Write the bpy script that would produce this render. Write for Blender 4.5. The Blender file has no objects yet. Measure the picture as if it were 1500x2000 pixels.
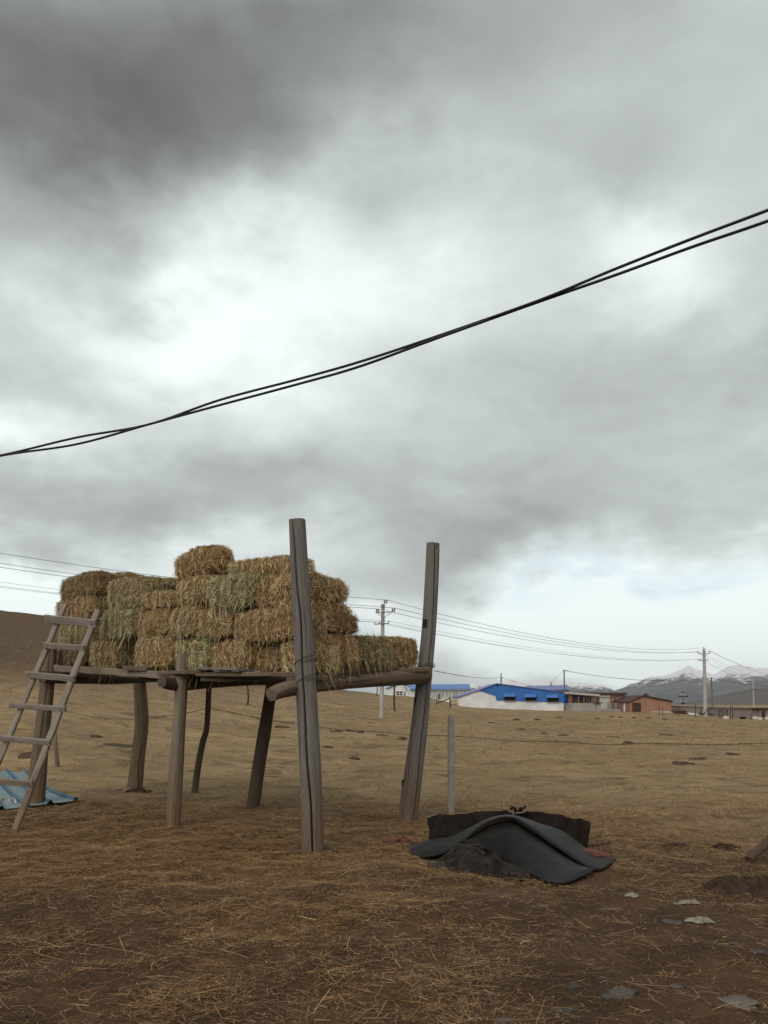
import bpy, math, random
import numpy as np
from mathutils import Vector

random.seed(7)
RNG = np.random.default_rng(11)
SC = bpy.context.scene
COL = SC.collection

# ------------------------------------------------------------------ camera
F = 1650.0      # focal length in photo pixels (photo is 1500 x 2000)
HZ = 1375.0     # photo row of the eye level
EYE = 1.6
cam_d = bpy.data.cameras.new('camera')
cam_d.sensor_fit = 'HORIZONTAL'
cam_d.sensor_width = 36.0
cam_d.lens = 36.0 * F / 1500.0
cam_d.shift_y = (HZ - 1000.0) / 1500.0
cam_d.clip_start = 0.05
cam_d.clip_end = 30000.0
cam = bpy.data.objects.new('camera', cam_d)
cam.location = (0, 0, EYE)
cam.rotation_euler = (math.pi / 2, 0, 0)
COL.objects.link(cam)
SC.camera = cam

# ------------------------------------------------------------------ exposure
SC.view_settings.view_transform = 'Standard'
SC.view_settings.look = 'None'
SC.view_settings.exposure = 0.0
SC.view_settings.gamma = 1.0
SC.render.engine = 'CYCLES'
SC.cycles.use_denoising = True
SC.cycles.max_bounces = 6
SC.cycles.diffuse_bounces = 3
SC.cycles.volume_bounces = 0


class NT:
    """small helper for node trees"""
    def __init__(self, tree):
        self.t = tree
        tree.nodes.clear()

    def n(self, typ, **kw):
        nd = self.t.nodes.new(typ)
        for k, v in kw.items():
            setattr(nd, k, v)
        return nd

    def put(self, sock, v):
        if hasattr(v, 'is_output') or isinstance(v, bpy.types.NodeSocket):
            self.t.links.new(v, sock)
        elif isinstance(v, (tuple, list)) and len(v) == 3 and sock.type == 'RGBA':
            sock.default_value = (*v, 1.0)
        else:
            sock.default_value = v

    def m(self, op, a, b=None, c=None, clamp=False):
        nd = self.n('ShaderNodeMath', operation=op, use_clamp=clamp)
        self.put(nd.inputs[0], a)
        if b is not None: self.put(nd.inputs[1], b)
        if c is not None: self.put(nd.inputs[2], c)
        return nd.outputs[0]

    def vm(self, op, a, b=None):
        nd = self.n('ShaderNodeVectorMath', operation=op)
        self.put(nd.inputs[0], a)
        if b is not None: self.put(nd.inputs[1], b)
        return nd.outputs[0]

    def noise(self, vec, scale, detail=4.0, rough=0.55, dist=0.0):
        nd = self.n('ShaderNodeTexNoise')
        self.put(nd.inputs['Vector'], vec)
        nd.inputs['Scale'].default_value = scale
        nd.inputs['Detail'].default_value = detail
        nd.inputs['Roughness'].default_value = rough
        nd.inputs['Distortion'].default_value = dist
        return nd.outputs['Fac']

    def mix(self, fac, a, b, blend='MIX'):
        nd = self.n('ShaderNodeMix', data_type='RGBA', blend_type=blend)
        self.put(nd.inputs[0], fac)
        self.put(nd.inputs[6], a)
        self.put(nd.inputs[7], b)
        return nd.outputs[2]

    def ramp(self, v, a, b, lo=0.0, hi=1.0, smooth=True):
        nd = self.n('ShaderNodeMapRange', interpolation_type='SMOOTHSTEP' if smooth else 'LINEAR')
        self.put(nd.inputs[0], v)
        nd.inputs[1].default_value = a
        nd.inputs[2].default_value = b
        nd.inputs[3].default_value = lo
        nd.inputs[4].default_value = hi
        return nd.outputs[0]

    def mapping(self, vec, scale=(1, 1, 1), loc=(0, 0, 0)):
        nd = self.n('ShaderNodeMapping')
        self.put(nd.inputs[0], vec)
        nd.inputs['Scale'].default_value = scale
        nd.inputs['Location'].default_value = loc
        return nd.outputs[0]


# ------------------------------------------------------------------ sky
SUN_EL, SUN_AZ = math.radians(33), math.radians(-152)     # azimuth from +Y towards +X
world = bpy.data.worlds.new('World')
SC.world = world
world.use_nodes = True
W = NT(world.node_tree)
gen = W.n('ShaderNodeTexCoord').outputs['Generated']
dirn = W.vm('NORMALIZE', gen)
sep = W.n('ShaderNodeSeparateXYZ'); W.put(sep.inputs[0], dirn)
dx, dy, dz = sep.outputs
# cloud layer coordinates: where the view direction meets a flat layer overhead
den = W.m('ADD', W.m('MAXIMUM', dz, 0.0), 0.16)
comb = W.n('ShaderNodeCombineXYZ')
W.put(comb.inputs[0], W.m('DIVIDE', dx, den))
W.put(comb.inputs[1], W.m('DIVIDE', dy, den))
layer = comb.outputs[0]
n_big = W.noise(layer, 1.3, 6.0, 0.55, 0.35)
n_mid = W.noise(W.mapping(layer, (1, 1, 1), (3.1, 7.7, 0)), 2.6, 7.0, 0.56, 0.5)
n_w1 = W.noise(W.mapping(dirn, (1, 1, 1.6), (5, 1, 2)), 4.5, 5.0, 0.55)
n_w2 = W.noise(W.mapping(dirn, (1, 1, 1.6), (9, 4, 7)), 4.5, 5.0, 0.55)
az = W.m('ADD', W.m('ARCTAN2', dx, dy), W.m('MULTIPLY', W.m('SUBTRACT', n_w1, 0.5), 0.26))
el = W.m('ADD', W.m('ARCSINE', dz), W.m('MULTIPLY', W.m('SUBTRACT', n_w2, 0.5), 0.22))


def pix_dir(px, py):
    X, Z = (px - 750) / F, (HZ - py) / F
    return math.atan2(X, 1.0), math.atan2(Z, math.hypot(X, 1.0))


# masses of darker and brighter cloud: (photo column, row, half widths, amount in display value)
CLOUDS = [
    (1285, 425, 110, 70, -0.10), 
    (-20, 0, 190, 95, -0.05), (260, 0, 190, 95, -0.165), (780, 0, 190, 95, -0.095), (1040, 0, 190, 95, -0.066), (1300, 0, 190, 95, -0.047),
    (1530, 0, 190, 95, 0.109), (-20, 140, 190, 95, -0.131), (520, 140, 190, 95, -0.166), (780, 140, 190, 95, -0.053), (1040, 140, 190, 95, 0.071),
    (-20, 270, 190, 95, -0.089), (260, 270, 190, 95, -0.175), (1040, 270, 190, 95, -0.077), (1300, 270, 190, 95, 0.08), (1530, 270, 190, 95, 0.06),
    (-20, 390, 190, 95, 0.157), (260, 390, 190, 95, -0.094), (1040, 390, 190, 95, 0.064), (-20, 510, 190, 95, -0.209), (520, 510, 190, 95, 0.181),
    (780, 510, 190, 95, 0.102), (1300, 510, 190, 95, 0.34), (-20, 640, 190, 95, 0.208), (260, 640, 190, 95, 0.294), (520, 640, 190, 95, 0.042),
    (780, 640, 190, 95, 0.041), (-20, 770, 190, 95, -0.23), (520, 770, 190, 95, 0.125), (-20, 880, 190, 95, 0.44), (260, 880, 190, 95, 0.082),
    (-20, 970, 190, 62, -0.198), (260, 970, 190, 62, -0.165), (520, 970, 190, 62, -0.06), (780, 970, 190, 62, -0.042), (-20, 1050, 190, 62, -0.076),
    (260, 1050, 190, 62, 0.116), (1040, 1050, 190, 62, -0.167), (-20, 1120, 190, 62, 0.307), (260, 1120, 190, 62, 0.02), (1040, 1120, 190, 62, 0.24),
    (1300, 1120, 190, 62, 0.194), (1530, 1120, 190, 62, 0.124), (-20, 1210, 190, 62, 0.332), (260, 1210, 190, 62, 0.152), (520, 1210, 190, 62, 0.172),
    (780, 1210, 190, 62, 0.136), (1040, 1210, 190, 62, 0.141), (1300, 1210, 190, 62, 0.056), (1530, 1210, 190, 62, 0.092), (1530, 140, 190, 95, -0.064),
    (780, 390, 190, 95, 0.066), (1530, 510, 190, 95, -0.057), (1530, 640, 190, 95, -0.055), (520, 1050, 190, 62, 0.185), (780, 1300, 190, 62, -0.078),
    (1040, 1300, 190, 62, 0.311), (1300, 1300, 190, 62, 0.348), (1530, 1300, 190, 62, 0.189), (1300, 390, 190, 95, -0.143), (1530, 390, 190, 95, 0.036),
    (260, 770, 190, 95, -0.069), (1040, 770, 190, 95, 0.026), (1530, 770, 190, 95, 0.048), (780, 880, 190, 95, 0.052), (1300, 970, 190, 62, 0.039),
    (1300, 1050, 190, 62, 0.044), (1530, 1050, 190, 62, -0.064), (520, 1120, 190, 62, -0.052), (780, 1120, 190, 62, -0.029),
]
n_fine = W.noise(W.mapping(layer, (1, 1, 1), (8.3, 2.2, 0)), 6.5, 7.0, 0.6, 0.8)
val = W.m('MULTIPLY', W.m('SUBTRACT', n_big, 0.5), 0.15)
val = W.m('ADD', val, W.m('MULTIPLY', W.m('SUBTRACT', n_mid, 0.5), 0.17))
val = W.m('ADD', val, W.m('MULTIPLY', W.m('SUBTRACT', n_fine, 0.5), 0.10))
val = W.m('MULTIPLY', val, W.ramp(dz, 0.03, 0.22, 0.25, 1.0))
# unseen cover behind the photographer is brightened to throw light on the fronts
val = W.m('ADD', val, W.ramp(dy, -0.4, 0.4, 0.90, 0.75))
for px, py, sx, sy, amp in CLOUDS:
    a0, e0 = pix_dir(px, py)
    u = W.m('MULTIPLY', W.m('SUBTRACT', az, a0), F / sx)
    v = W.m('MULTIPLY', W.m('SUBTRACT', el, e0), F / sy)
    g = W.m('EXPONENT', W.m('MULTIPLY', W.m('ADD', W.m('MULTIPLY', u, u), W.m('MULTIPLY', v, v)), -0.7))
    val = W.m('MULTIPLY_ADD', g, amp, val)
val = W.m('MINIMUM', W.m('MAXIMUM', val, 0.30), 1.04)
lum = W.m('POWER', val, 2.2)
tint = W.mix(W.ramp(val, 0.42, 0.68), (0.99, 1.0, 1.01), (0.915, 1.0, 0.98))
tint = W.mix(W.ramp(dy, -0.25, 0.25), (1.0, 0.945, 0.87), tint)  # unseen rear sky also tinted to warm the light
cloud = W.vm('SCALE', tint)
W.put(cloud.node.inputs['Scale'], W.m('MULTIPLY', lum, 10.0))
sky = W.n('ShaderNodeTexSky', sky_type='NISHITA', sun_disc=False)
sky.sun_elevation = SUN_EL
sky.sun_rotation = SUN_AZ
sky.altitude = 3300
a0, e0 = pix_dir(1190, 1117)
u = W.m('MULTIPLY', W.m('SUBTRACT', az, a0), F / 150)
v = W.m('MULTIPLY', W.m('SUBTRACT', el, e0), F / 30)
gap = W.m('EXPONENT', W.m('MULTIPLY', W.m('ADD', W.m('MULTIPLY', u, u), W.m('MULTIPLY', v, v)), -0.7))
gap = W.m('MULTIPLY', gap, W.ramp(n_mid, 0.38, 0.62, 0.1, 0.42))
skyc = W.vm('SCALE', sky.outputs[0]); W.put(skyc.node.inputs['Scale'], 1.0)
final = W.mix(gap, cloud, skyc)
bg = W.n('ShaderNodeBackground')
W.put(bg.inputs[0], final)
bg.inputs[1].default_value = 0.1
wo = W.n('ShaderNodeOutputWorld')
W.t.links.new(bg.outputs[0], wo.inputs[0])

# ------------------------------------------------------------------ sun (veiled by cloud)
sun_d = bpy.data.lights.new('sun', 'SUN')
sun_d.energy = 1.5
sun_d.angle = math.radians(40)
sun_d.color = (1.0, 0.95, 0.88)
sun = bpy.data.objects.new('sun', sun_d)
sd = Vector((math.sin(SUN_AZ) * math.cos(SUN_EL), math.cos(SUN_AZ) * math.cos(SUN_EL), math.sin(SUN_EL)))
sun.rotation_euler = sd.to_track_quat('Z', 'Y').to_euler()
sun.location = (0, 0, 50)
COL.objects.link(sun)


# ------------------------------------------------------------------ helpers
def P(px, py, Y):
    return np.array([(px - 750.0) / F * Y, Y, EYE + (HZ - py) / F * Y])


def _hash(ix, iy, iz, seed):
    h = (ix.astype(np.int64) * 374761393 + iy.astype(np.int64) * 668265263 + iz.astype(np.int64) * 1440662683 + seed * 974634777) & 0xFFFFFFFF
    h = ((h ^ (h >> 13)) * 1274126177) & 0xFFFFFFFF
    h = (h ^ (h >> 16)) & 0xFFFFFFFF
    return h.astype(np.float64) / 4294967295.0


def vnoise(x, y, z=None, seed=0):
    x = np.asarray(x, float); y = np.asarray(y, float)
    z = np.zeros_like(x) if z is None else np.asarray(z, float)
    x0, y0, z0 = np.floor(x), np.floor(y), np.floor(z)
    fx, fy, fz = x - x0, y - y0, z - z0
    fx, fy, fz = (f * f * f * (f * (f * 6 - 15) + 10) for f in (fx, fy, fz))
    r = 0
    for i in (0, 1):
        for j in (0, 1):
            for k in (0, 1):
                w = (fx if i else 1 - fx) * (fy if j else 1 - fy) * (fz if k else 1 - fz)
                r = r + w * _hash(x0 + i, y0 + j, z0 + k, seed)
    return r * 2 - 1


def fbm(x, y, z=None, seed=0, octv=4, gain=0.5):
    r, a = 0.0, 1.0
    for o in range(octv):
        s = 2.03 ** o
        r = r + a * vnoise(np.asarray(x) * s, np.asarray(y) * s, None if z is None else np.asarray(z) * s, seed + o * 17)
        a *= gain
    return r


def sstep(x, a, b):
    t = np.clip((np.asarray(x, float) - a) / (b - a), 0, 1)
    return t * t * (3 - 2 * t)


CREST_PX = np.array([-3000, -1000, -300, 0, 110, 300, 500, 640, 700, 760, 830, 880, 920, 1000, 1100, 1220, 1310, 1500, 2200, 4000], float)
CREST_ROW = np.array([1130, 1150, 1178, 1189, 1205, 1262, 1318, 1343, 1351, 1358, 1362, 1374, 1380, 1384, 1387.5, 1390, 1394, 1401, 1403, 1403], float)


def H(x, y):
    """height of the ground"""
    x = np.asarray(x, float); y = np.asarray(y, float)
    r = np.hypot(x, y)
    yy = np.maximum(y, 0.5)
    px = 750 + F * x / yy
    zc = EYE + (HZ - np.interp(px, CREST_PX, CREST_ROW)) / F * 110.0
    t = np.clip((y - 13.0) / 97.0, 0, 1)
    z = zc * t ** 1.3
    far = 1 - sstep(y, 190, 420)
    z = z * far
    near = np.clip(r / 3.0, 0, 1)
    z = z + near * 0.035 * fbm(x * 0.9, y * 0.9, seed=3, octv=3) * (1 - sstep(r, 25, 90))
    z = z + 0.02 * vnoise(x * 4.1, y * 4.1, seed=8) * (1 - sstep(r, 20, 60))
    z = z + 0.009 * vnoise(x * 9.7, y * 9.7, seed=9) * (1 - sstep(r, 12, 25))
    fld = sstep(y, 12, 20) * (1 - sstep(y, 150, 300))
    z = z + fld * (0.05 * fbm(x * 0.45, y * 0.45, seed=21, octv=3) + 0.10 * fbm(x * 0.1, y * 0.12, seed=33, octv=2) * sstep(y, 18, 40))
    # eroded lip along the top of the left hill
    lip = sstep(-px, -420, -150) * far
    z = z - lip * 0.55 * np.exp(-((y - 103) / 3.2) ** 2) * (y > 0)
    return z


def Hs(x, y):
    return float(H(np.array([x]), np.array([y]))[0])


def ground_at(px, py, Ymin=3.0, Ymax=160.0):
    """point of the ground seen at a photo pixel"""
    Y = np.geomspace(Ymin, Ymax, 4000)
    X = (px - 750) / F * Y
    Z = EYE + (HZ - py) / F * Y
    d = Z - H(X, Y)
    k = np.argmax(d < 0)
    if d[k] >= 0:
        k = np.argmin(np.abs(d))
    return np.array([X[k], Y[k], float(H(X[k:k + 1], Y[k:k + 1])[0])])


def mesh_obj(name, V, Fc, mat=None, parent=None, uv=None, col=None, smooth=False, origin=None):
    V = np.asarray(V, float)
    if origin is None and parent is None:
        origin = np.array([(V[:, 0].min() + V[:, 0].max()) / 2, (V[:, 1].min() + V[:, 1].max()) / 2, V[:, 2].min()])
    if parent is not None:
        origin = np.array(parent['_o'])
    me = bpy.data.meshes.new(name)
    me.from_pydata(V - origin, [], Fc)
    if uv is not None:
        uv = np.asarray(uv, float)
        L = me.uv_layers.new(name='UVMap')
        idx = np.empty(len(me.loops), np.int32)
        me.loops.foreach_get('vertex_index', idx)
        L.data.foreach_set('uv', uv[idx].astype(np.float32).ravel())
    if col is not None:
        A = me.color_attributes.new('col', 'FLOAT_COLOR', 'POINT')
        c4 = np.ones((len(V), 4), np.float32)
        c4[:, :3] = col
        A.data.foreach_set('color', c4.ravel())
    if smooth:
        me.polygons.foreach_set('use_smooth', np.ones(len(me.polygons), bool))
    if mat is not None:
        me.materials.append(mat)
    me.update()
    o = bpy.data.objects.new(name, me)
    COL.objects.link(o)
    if parent is not None:
        o.parent = parent
        ps = parent.get('_o'); gp = parent.parent
        o.location = (0, 0, 0)
    else:
        o.location = origin
    o['_o'] = [float(c) for c in origin]
    return o


def tag(o, label=None, cat=None, group=None, kind=None):
    if label: o['label'] = label
    if cat: o['category'] = cat
    if group: o['group'] = group
    if kind: o['kind'] = kind
    return o


def thing(name, loc, label, cat, group=None):
    o = bpy.data.objects.new(name, None)
    o.empty_display_size = 0.1
    COL.objects.link(o)
    o.location = [float(c) for c in loc]
    o['_o'] = [float(c) for c in loc]
    return tag(o, label, cat, group)


class MB:
    """mesh collector"""
    def __init__(self):
        self.v, self.f, self.uv, self.c, self.nv = [], [], [], [], 0

    def add(self, V, Fc, uv=None):
        V = np.asarray(V, float).reshape(-1, 3)
        self.v.append(V)
        self.uv.append(np.zeros((len(V), 2)) if uv is None else np.asarray(uv, float).reshape(-1, 2))
        for f in Fc:
            self.f.append([int(i) + self.nv for i in f])
        self.nv += len(V)
        return self

    def sweep(self, path, secs, up=(0, -1, 0), caps=True, uvo=(0, 0)):
        """sections (M,2) swept along a path; section axes are side and up"""
        path = np.asarray(path, float)
        n = len(path)
        up = np.asarray(up, float)
        T = np.gradient(path, axis=0)
        T /= np.linalg.norm(T, axis=1)[:, None]
        L = np.concatenate([[0], np.cumsum(np.linalg.norm(np.diff(path, axis=0), axis=1))])
        M = len(secs[0])
        V = np.empty((n, M + 1, 3)); UV = np.empty((n, M + 1, 2))
        for i in range(n):
            t = T[i]
            side = np.cross(t, up); side /= np.linalg.norm(side)
            u2 = np.cross(side, t)
            s = np.vstack([secs[i], secs[i][:1]])
            V[i] = path[i] + s[:, :1] * side + s[:, 1:] * u2
            per = np.concatenate([[0], np.cumsum(np.linalg.norm(np.diff(s, axis=0), axis=1))])
            UV[i, :, 0] = L[i] + uvo[0]
            UV[i, :, 1] = per + uvo[1]
        fc = []
        for i in range(n - 1):
            for j in range(M):
                a, b = i * (M + 1) + j, i * (M + 1) + j + 1
                fc.append((a, b, b + M + 1, a + M + 1))
        self.add(V.reshape(-1, 3), fc, UV.reshape(-1, 2))
        if caps:
            for i, flip in ((0, True), (n - 1, False)):
                pts = V[i, :M]
                c = pts.mean(0)
                vv = np.vstack([pts, c])
                tr = [((j + 1) % M, j, M) if flip else (j, (j + 1) % M, M) for j in range(M)]
                uvc = np.column_stack([np.full(M + 1, 77.3), np.linspace(0, .02, M + 1)])
                self.add(vv, tr, uvc)
        return self

    def tube(self, pts, r, seg=8, up=None, caps=True):
        pts = np.asarray(pts, float)
        r = np.broadcast_to(np.asarray(r, float), (len(pts),))
        if up is None:
            d = pts[-1] - pts[0]
            up = (0, 0, 1) if abs(d[2]) < 0.8 * np.linalg.norm(d) else (0, -1, 0)
        a = np.arange(seg) / seg * 2 * math.pi
        secs = [np.column_stack([np.sin(a), np.cos(a)]) * q for q in r]
        return self.sweep(pts, secs, up, caps)

    def box(self, c, s, rz=0.0):
        c = np.asarray(c, float); s = np.asarray(s, float) / 2
        v = np.array([[i, j, k] for k in (-1, 1) for j in (-1, 1) for i in (-1, 1)], float) * s
        ca, sa = math.cos(rz), math.sin(rz)
        v = np.column_stack([v[:, 0] * ca - v[:, 1] * sa, v[:, 0] * sa + v[:, 1] * ca, v[:, 2]]) + c
        return self.add(v, [(0, 2, 3, 1), (4, 5, 7, 6), (0, 1, 5, 4), (2, 6, 7, 3), (0, 4, 6, 2), (1, 3, 7, 5)],
                        v[:, [0, 2]])

    def prism(self, outline, Y, D):
        """outline of world (x, z), counter-clockwise seen from the camera, from depth Y back by D"""
        o = np.asarray(outline, float); n = len(o)
        v = np.vstack([np.column_stack([o[:, 0], np.full(n, Y), o[:, 1]]), np.column_stack([o[:, 0], np.full(n, Y + D), o[:, 1]])])
        fc = [list(range(n)), list(range(2 * n - 1, n - 1, -1))]
        for i in range(n):
            j = (i + 1) % n
            fc.append([i + n, j + n, j, i])
        uv = np.column_stack([v[:, 0] + v[:, 1], v[:, 2]])
        return self.add(v, fc, uv)

    def build(self, name, mat, parent=None, smooth=False):
        return mesh_obj(name, np.vstack(self.v), self.f, mat, parent, np.vstack(self.uv), smooth=smooth)


def px_outline(pts, Y):
    return [(P(a, b, Y)[0], P(a, b, Y)[2]) for a, b in pts]


def smooth_path(pts, n):
    """Catmull-Rom through the points"""
    pts = np.asarray(pts, float)
    p = np.vstack([2 * pts[0] - pts[1], pts, 2 * pts[-1] - pts[-2]])
    out = []
    k = len(pts) - 1
    for s in np.linspace(0, k - 1e-6, n):
        i = int(s); t = s - i
        a, b, c, d = p[i], p[i + 1], p[i + 2], p[i + 3]
        out.append(0.5 * ((2 * b) + (-a + c) * t + (2 * a - 5 * b + 4 * c - d) * t * t + (-a + 3 * b - 3 * c + d) * t ** 3))
    return np.array(out)


# ------------------------------------------------------------------ materials
def material(name):
    m = bpy.data.materials.new(name)
    m.use_nodes = True
    N = NT(m.node_tree)
    b = N.n('ShaderNodeBsdfPrincipled')
    o = N.n('ShaderNodeOutputMaterial')
    N.t.links.new(b.outputs[0], o.inputs[0])
    b.inputs['Roughness'].default_value = 0.85
    b.inputs['Specular IOR Level'].default_value = 0.25
    return m, N, b


def bump(N, b, h, strength=0.5, dist=0.01):
    nd = N.n('ShaderNodeBump')
    nd.inputs['Strength'].default_value = strength
    nd.inputs['Distance'].default_value = dist
    N.put(nd.inputs['Height'], h)
    N.t.links.new(nd.outputs[0], b.inputs['Normal'])


def wood_mat(name, light, dark, warm, warm_amt=0.4, stain=0.75):
    m, N, b = material(name)
    uv = N.n('ShaderNodeUVMap').outputs[0]
    pos = N.n('ShaderNodeNewGeometry').outputs['Position']
    grain = N.noise(N.mapping(uv, (1.6, 38, 1)), 1.0, 6, 0.7, 0.5)
    fine = N.noise(N.mapping(uv, (7, 330, 1), (4, 2, 0)), 1.0, 3, 0.6)
    crack = N.ramp(N.noise(N.mapping(uv, (0.8, 26, 1), (9, 5, 0)), 1.0, 3, 0.5, 0.2), 0.67, 0.71)
    blot = N.noise(pos, 3.5, 4, 0.6)
    knot = N.ramp(N.noise(N.mapping(uv, (5, 11, 1), (2, 8, 0)), 1.0, 2, 0.5), 0.70, 0.78)
    c = N.mix(N.ramp(grain, 0.22, 0.72), dark, light)
    c = N.mix(N.m('MULTIPLY', N.ramp(blot, 0.35, 0.7), warm_amt), c, warm)
    c = N.mix(N.m('MULTIPLY', N.ramp(fine, 0.5, 0.75), 0.35), c, tuple(q * 0.5 for q in dark))
    c = N.mix(N.m('MULTIPLY', crack, 0.7), c, (0.015, 0.012, 0.01))
    c = N.mix(N.m('MULTIPLY', knot, 0.5), c, (0.05, 0.035, 0.025))
    sz = N.n('ShaderNodeSeparateXYZ'); N.put(sz.inputs[0], pos)
    foot = N.ramp(N.m('ADD', sz.outputs[2], N.m('MULTIPLY', N.m('SUBTRACT', blot, 0.5), 0.9)), 0.1, 1.15, stain, 0.0)
    c = N.mix(foot, c, N.mix(N.ramp(grain, 0.3, 0.7), (0.085, 0.055, 0.032), (0.165, 0.115, 0.07)))
    N.put(b.inputs['Base Color'], c)
    b.inputs['Roughness'].default_value = 0.9
    h = N.m('SUBTRACT', N.m('ADD', grain, N.m('MULTIPLY', fine, 0.4)), N.m('MULTIPLY', crack, 1.2))
    bump(N, b, h, 0.6, 0.008)
    return m


WOOD_GREY = wood_mat('weathered_grey_wood', (0.185, 0.178, 0.168), (0.080, 0.075, 0.070), (0.16, 0.125, 0.092), 0.22)
WOOD_BROWN = wood_mat('weathered_brown_wood', (0.165, 0.130, 0.098), (0.062, 0.046, 0.034), (0.19, 0.125, 0.075), 0.5)
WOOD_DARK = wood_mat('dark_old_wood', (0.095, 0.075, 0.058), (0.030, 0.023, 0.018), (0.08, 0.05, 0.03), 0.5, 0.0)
WOOD_PALE = wood_mat('pale_post_wood', (0.225, 0.195, 0.160), (0.11, 0.088, 0.07), (0.24, 0.165, 0.10), 0.5)
WOOD_LADDER = wood_mat('ladder_wood', (0.28, 0.255, 0.225), (0.125, 0.108, 0.092), (0.23, 0.17, 0.12), 0.4)


def plain_mat(name, c1, c2, scale=6.0, rough=0.8, bump_s=0.2, bump_scale=30.0, spec=0.25, metal=0.0):
    m, N, b = material(name)
    pos = N.n('ShaderNodeNewGeometry').outputs['Position']
    n1 = N.noise(pos, scale, 5, 0.6)
    N.put(b.inputs['Base Color'], N.mix(N.ramp(n1, 0.3, 0.7), c1, c2))
    b.inputs['Roughness'].default_value = rough
    b.inputs['Specular IOR Level'].default_value = spec
    b.inputs['Metallic'].default_value = metal
    if bump_s:
        bump(N, b, N.noise(pos, bump_scale, 4, 0.6), bump_s, 0.01)
    return m


def col_mat(name, rough=0.75, trans=0.0):
    """colour comes from each strand's own attribute"""
    m, N, b = material(name)
    a = N.n('ShaderNodeAttribute', attribute_name='col')
    N.put(b.inputs['Base Color'], a.outputs['Color'])
    b.inputs['Roughness'].default_value = rough
    return m


STRAW = col_mat('straw_strands', 0.6)
GRASS = col_mat('dry_grass_blades', 0.7)
WIRE = plain_mat('rusty_wire', (0.05, 0.035, 0.03), (0.09, 0.06, 0.045), 40, 0.6, 0)
CABLE = plain_mat('black_cable', (0.012, 0.010, 0.016), (0.02, 0.016, 0.024), 20, 0.5, 0)
LINE = plain_mat('power_line_metal', (0.10, 0.105, 0.11), (0.13, 0.13, 0.135), 3, 0.6, 0)
CONC = plain_mat('concrete', (0.30, 0.295, 0.28), (0.40, 0.39, 0.365), 5, 0.9, 0.2, 60)
CONC_POST = plain_mat('fence_post_concrete', (0.21, 0.20, 0.185), (0.29, 0.275, 0.25), 9, 0.9, 0.3, 50)
WHITEWALL = plain_mat('whitewashed_wall', (0.55, 0.56, 0.56), (0.72, 0.73, 0.73), 0.9, 0.85, 0.1, 8)
RENDERWALL = plain_mat('grey_rendered_wall', (0.27, 0.25, 0.23), (0.36, 0.335, 0.31), 0.8, 0.9, 0.2, 5)
BLUE = plain_mat('blue_sheet_metal', (0.030, 0.135, 0.40), (0.045, 0.17, 0.46), 0.7, 0.5, 0.0)
BLUEROOF = plain_mat('blue_roof_metal', (0.06, 0.16, 0.42), (0.085, 0.20, 0.48), 0.5, 0.45, 0.0)
PURPLEROOF = plain_mat('faded_blue_roof_metal', (0.13, 0.16, 0.36), (0.17, 0.20, 0.42), 0.5, 0.5, 0.0)
DARK = plain_mat('opening_shade', (0.010, 0.010, 0.011), (0.02, 0.018, 0.017), 2, 0.7, 0)  # near black painted in for the shade inside openings and slots
GLASS = plain_mat('window_glass', (0.16, 0.22, 0.21), (0.34, 0.39, 0.36), 0.9, 0.25, 0, spec=0.5)
FRAMEW = plain_mat('white_frame', (0.55, 0.56, 0.55), (0.65, 0.65, 0.64), 3, 0.6, 0)
FRAMED = plain_mat('dark_frame', (0.05, 0.035, 0.03), (0.08, 0.05, 0.045), 3, 0.7, 0)
SHUTTER = plain_mat('pale_green_shutter', (0.36, 0.41, 0.37), (0.43, 0.47, 0.43), 1, 0.6, 0)
RUSTDOOR = plain_mat('rust_red_door', (0.05, 0.022, 0.02), (0.075, 0.03, 0.027), 1.5, 0.7, 0.1)
RAIL = plain_mat('lilac_railing', (0.24, 0.22, 0.27), (0.32, 0.30, 0.35), 2, 0.6, 0)
TIN = plain_mat('corroded_tin', (0.28, 0.26, 0.23), (0.40, 0.375, 0.33), 2.5, 0.6, 0.1)
RUBBER, _N, _b = material('black_rubber')
_pos = _N.n('ShaderNodeNewGeometry').outputs['Position']
_d = _N.ramp(_N.noise(_pos, 5.5, 6, 0.65), 0.42, 0.75)
_s = _N.ramp(_N.noise(_N.mapping(_pos, (40, 12, 40)), 1.0, 4, 0.6), 0.62, 0.72)
_c = _N.mix(_d, (0.006, 0.0055, 0.005), (0.0175, 0.0155, 0.0138))
_c = _N.mix(_N.m('MULTIPLY', _s, 0.4), _c, (0.06, 0.055, 0.045))
_N.put(_b.inputs['Base Color'], _c)
_b.inputs['Roughness'].default_value = 0.6
_b.inputs['Specular IOR Level'].default_value = 0.22
bump(_N, _b, _N.noise(_pos, 25, 5, 0.6), 0.25, 0.008)
FELT = plain_mat('dark_felt', (0.010, 0.008, 0.007), (0.022, 0.017, 0.014), 8, 0.95, 0.5, 40, 0.05)
TARP = plain_mat('black_plastic_sheet', (0.008, 0.006, 0.005), (0.02, 0.014, 0.010), 9, 0.5, 0.5, 30, 0.2)
STONE = plain_mat('grey_stone', (0.04, 0.035, 0.031), (0.095, 0.083, 0.073), 7, 0.9, 0.5, 35)
PALESTONE = plain_mat('pale_stone', (0.10, 0.08, 0.064), (0.16, 0.135, 0.11), 7, 0.9, 0.4, 35)
PLASTIC = plain_mat('white_plastic_scrap', (0.13, 0.12, 0.092), (0.26, 0.245, 0.20), 9, 0.5, 0.3, 30)
DIRT = plain_mat('dark_soil', (0.026, 0.017, 0.012), (0.060, 0.038, 0.026), 14, 0.95, 0.9, 45, 0.1)
DIRTF = plain_mat('burrow_soil', (0.045, 0.032, 0.022), (0.085, 0.060, 0.041), 4, 0.95, 0.8, 14, 0.1)
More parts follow.
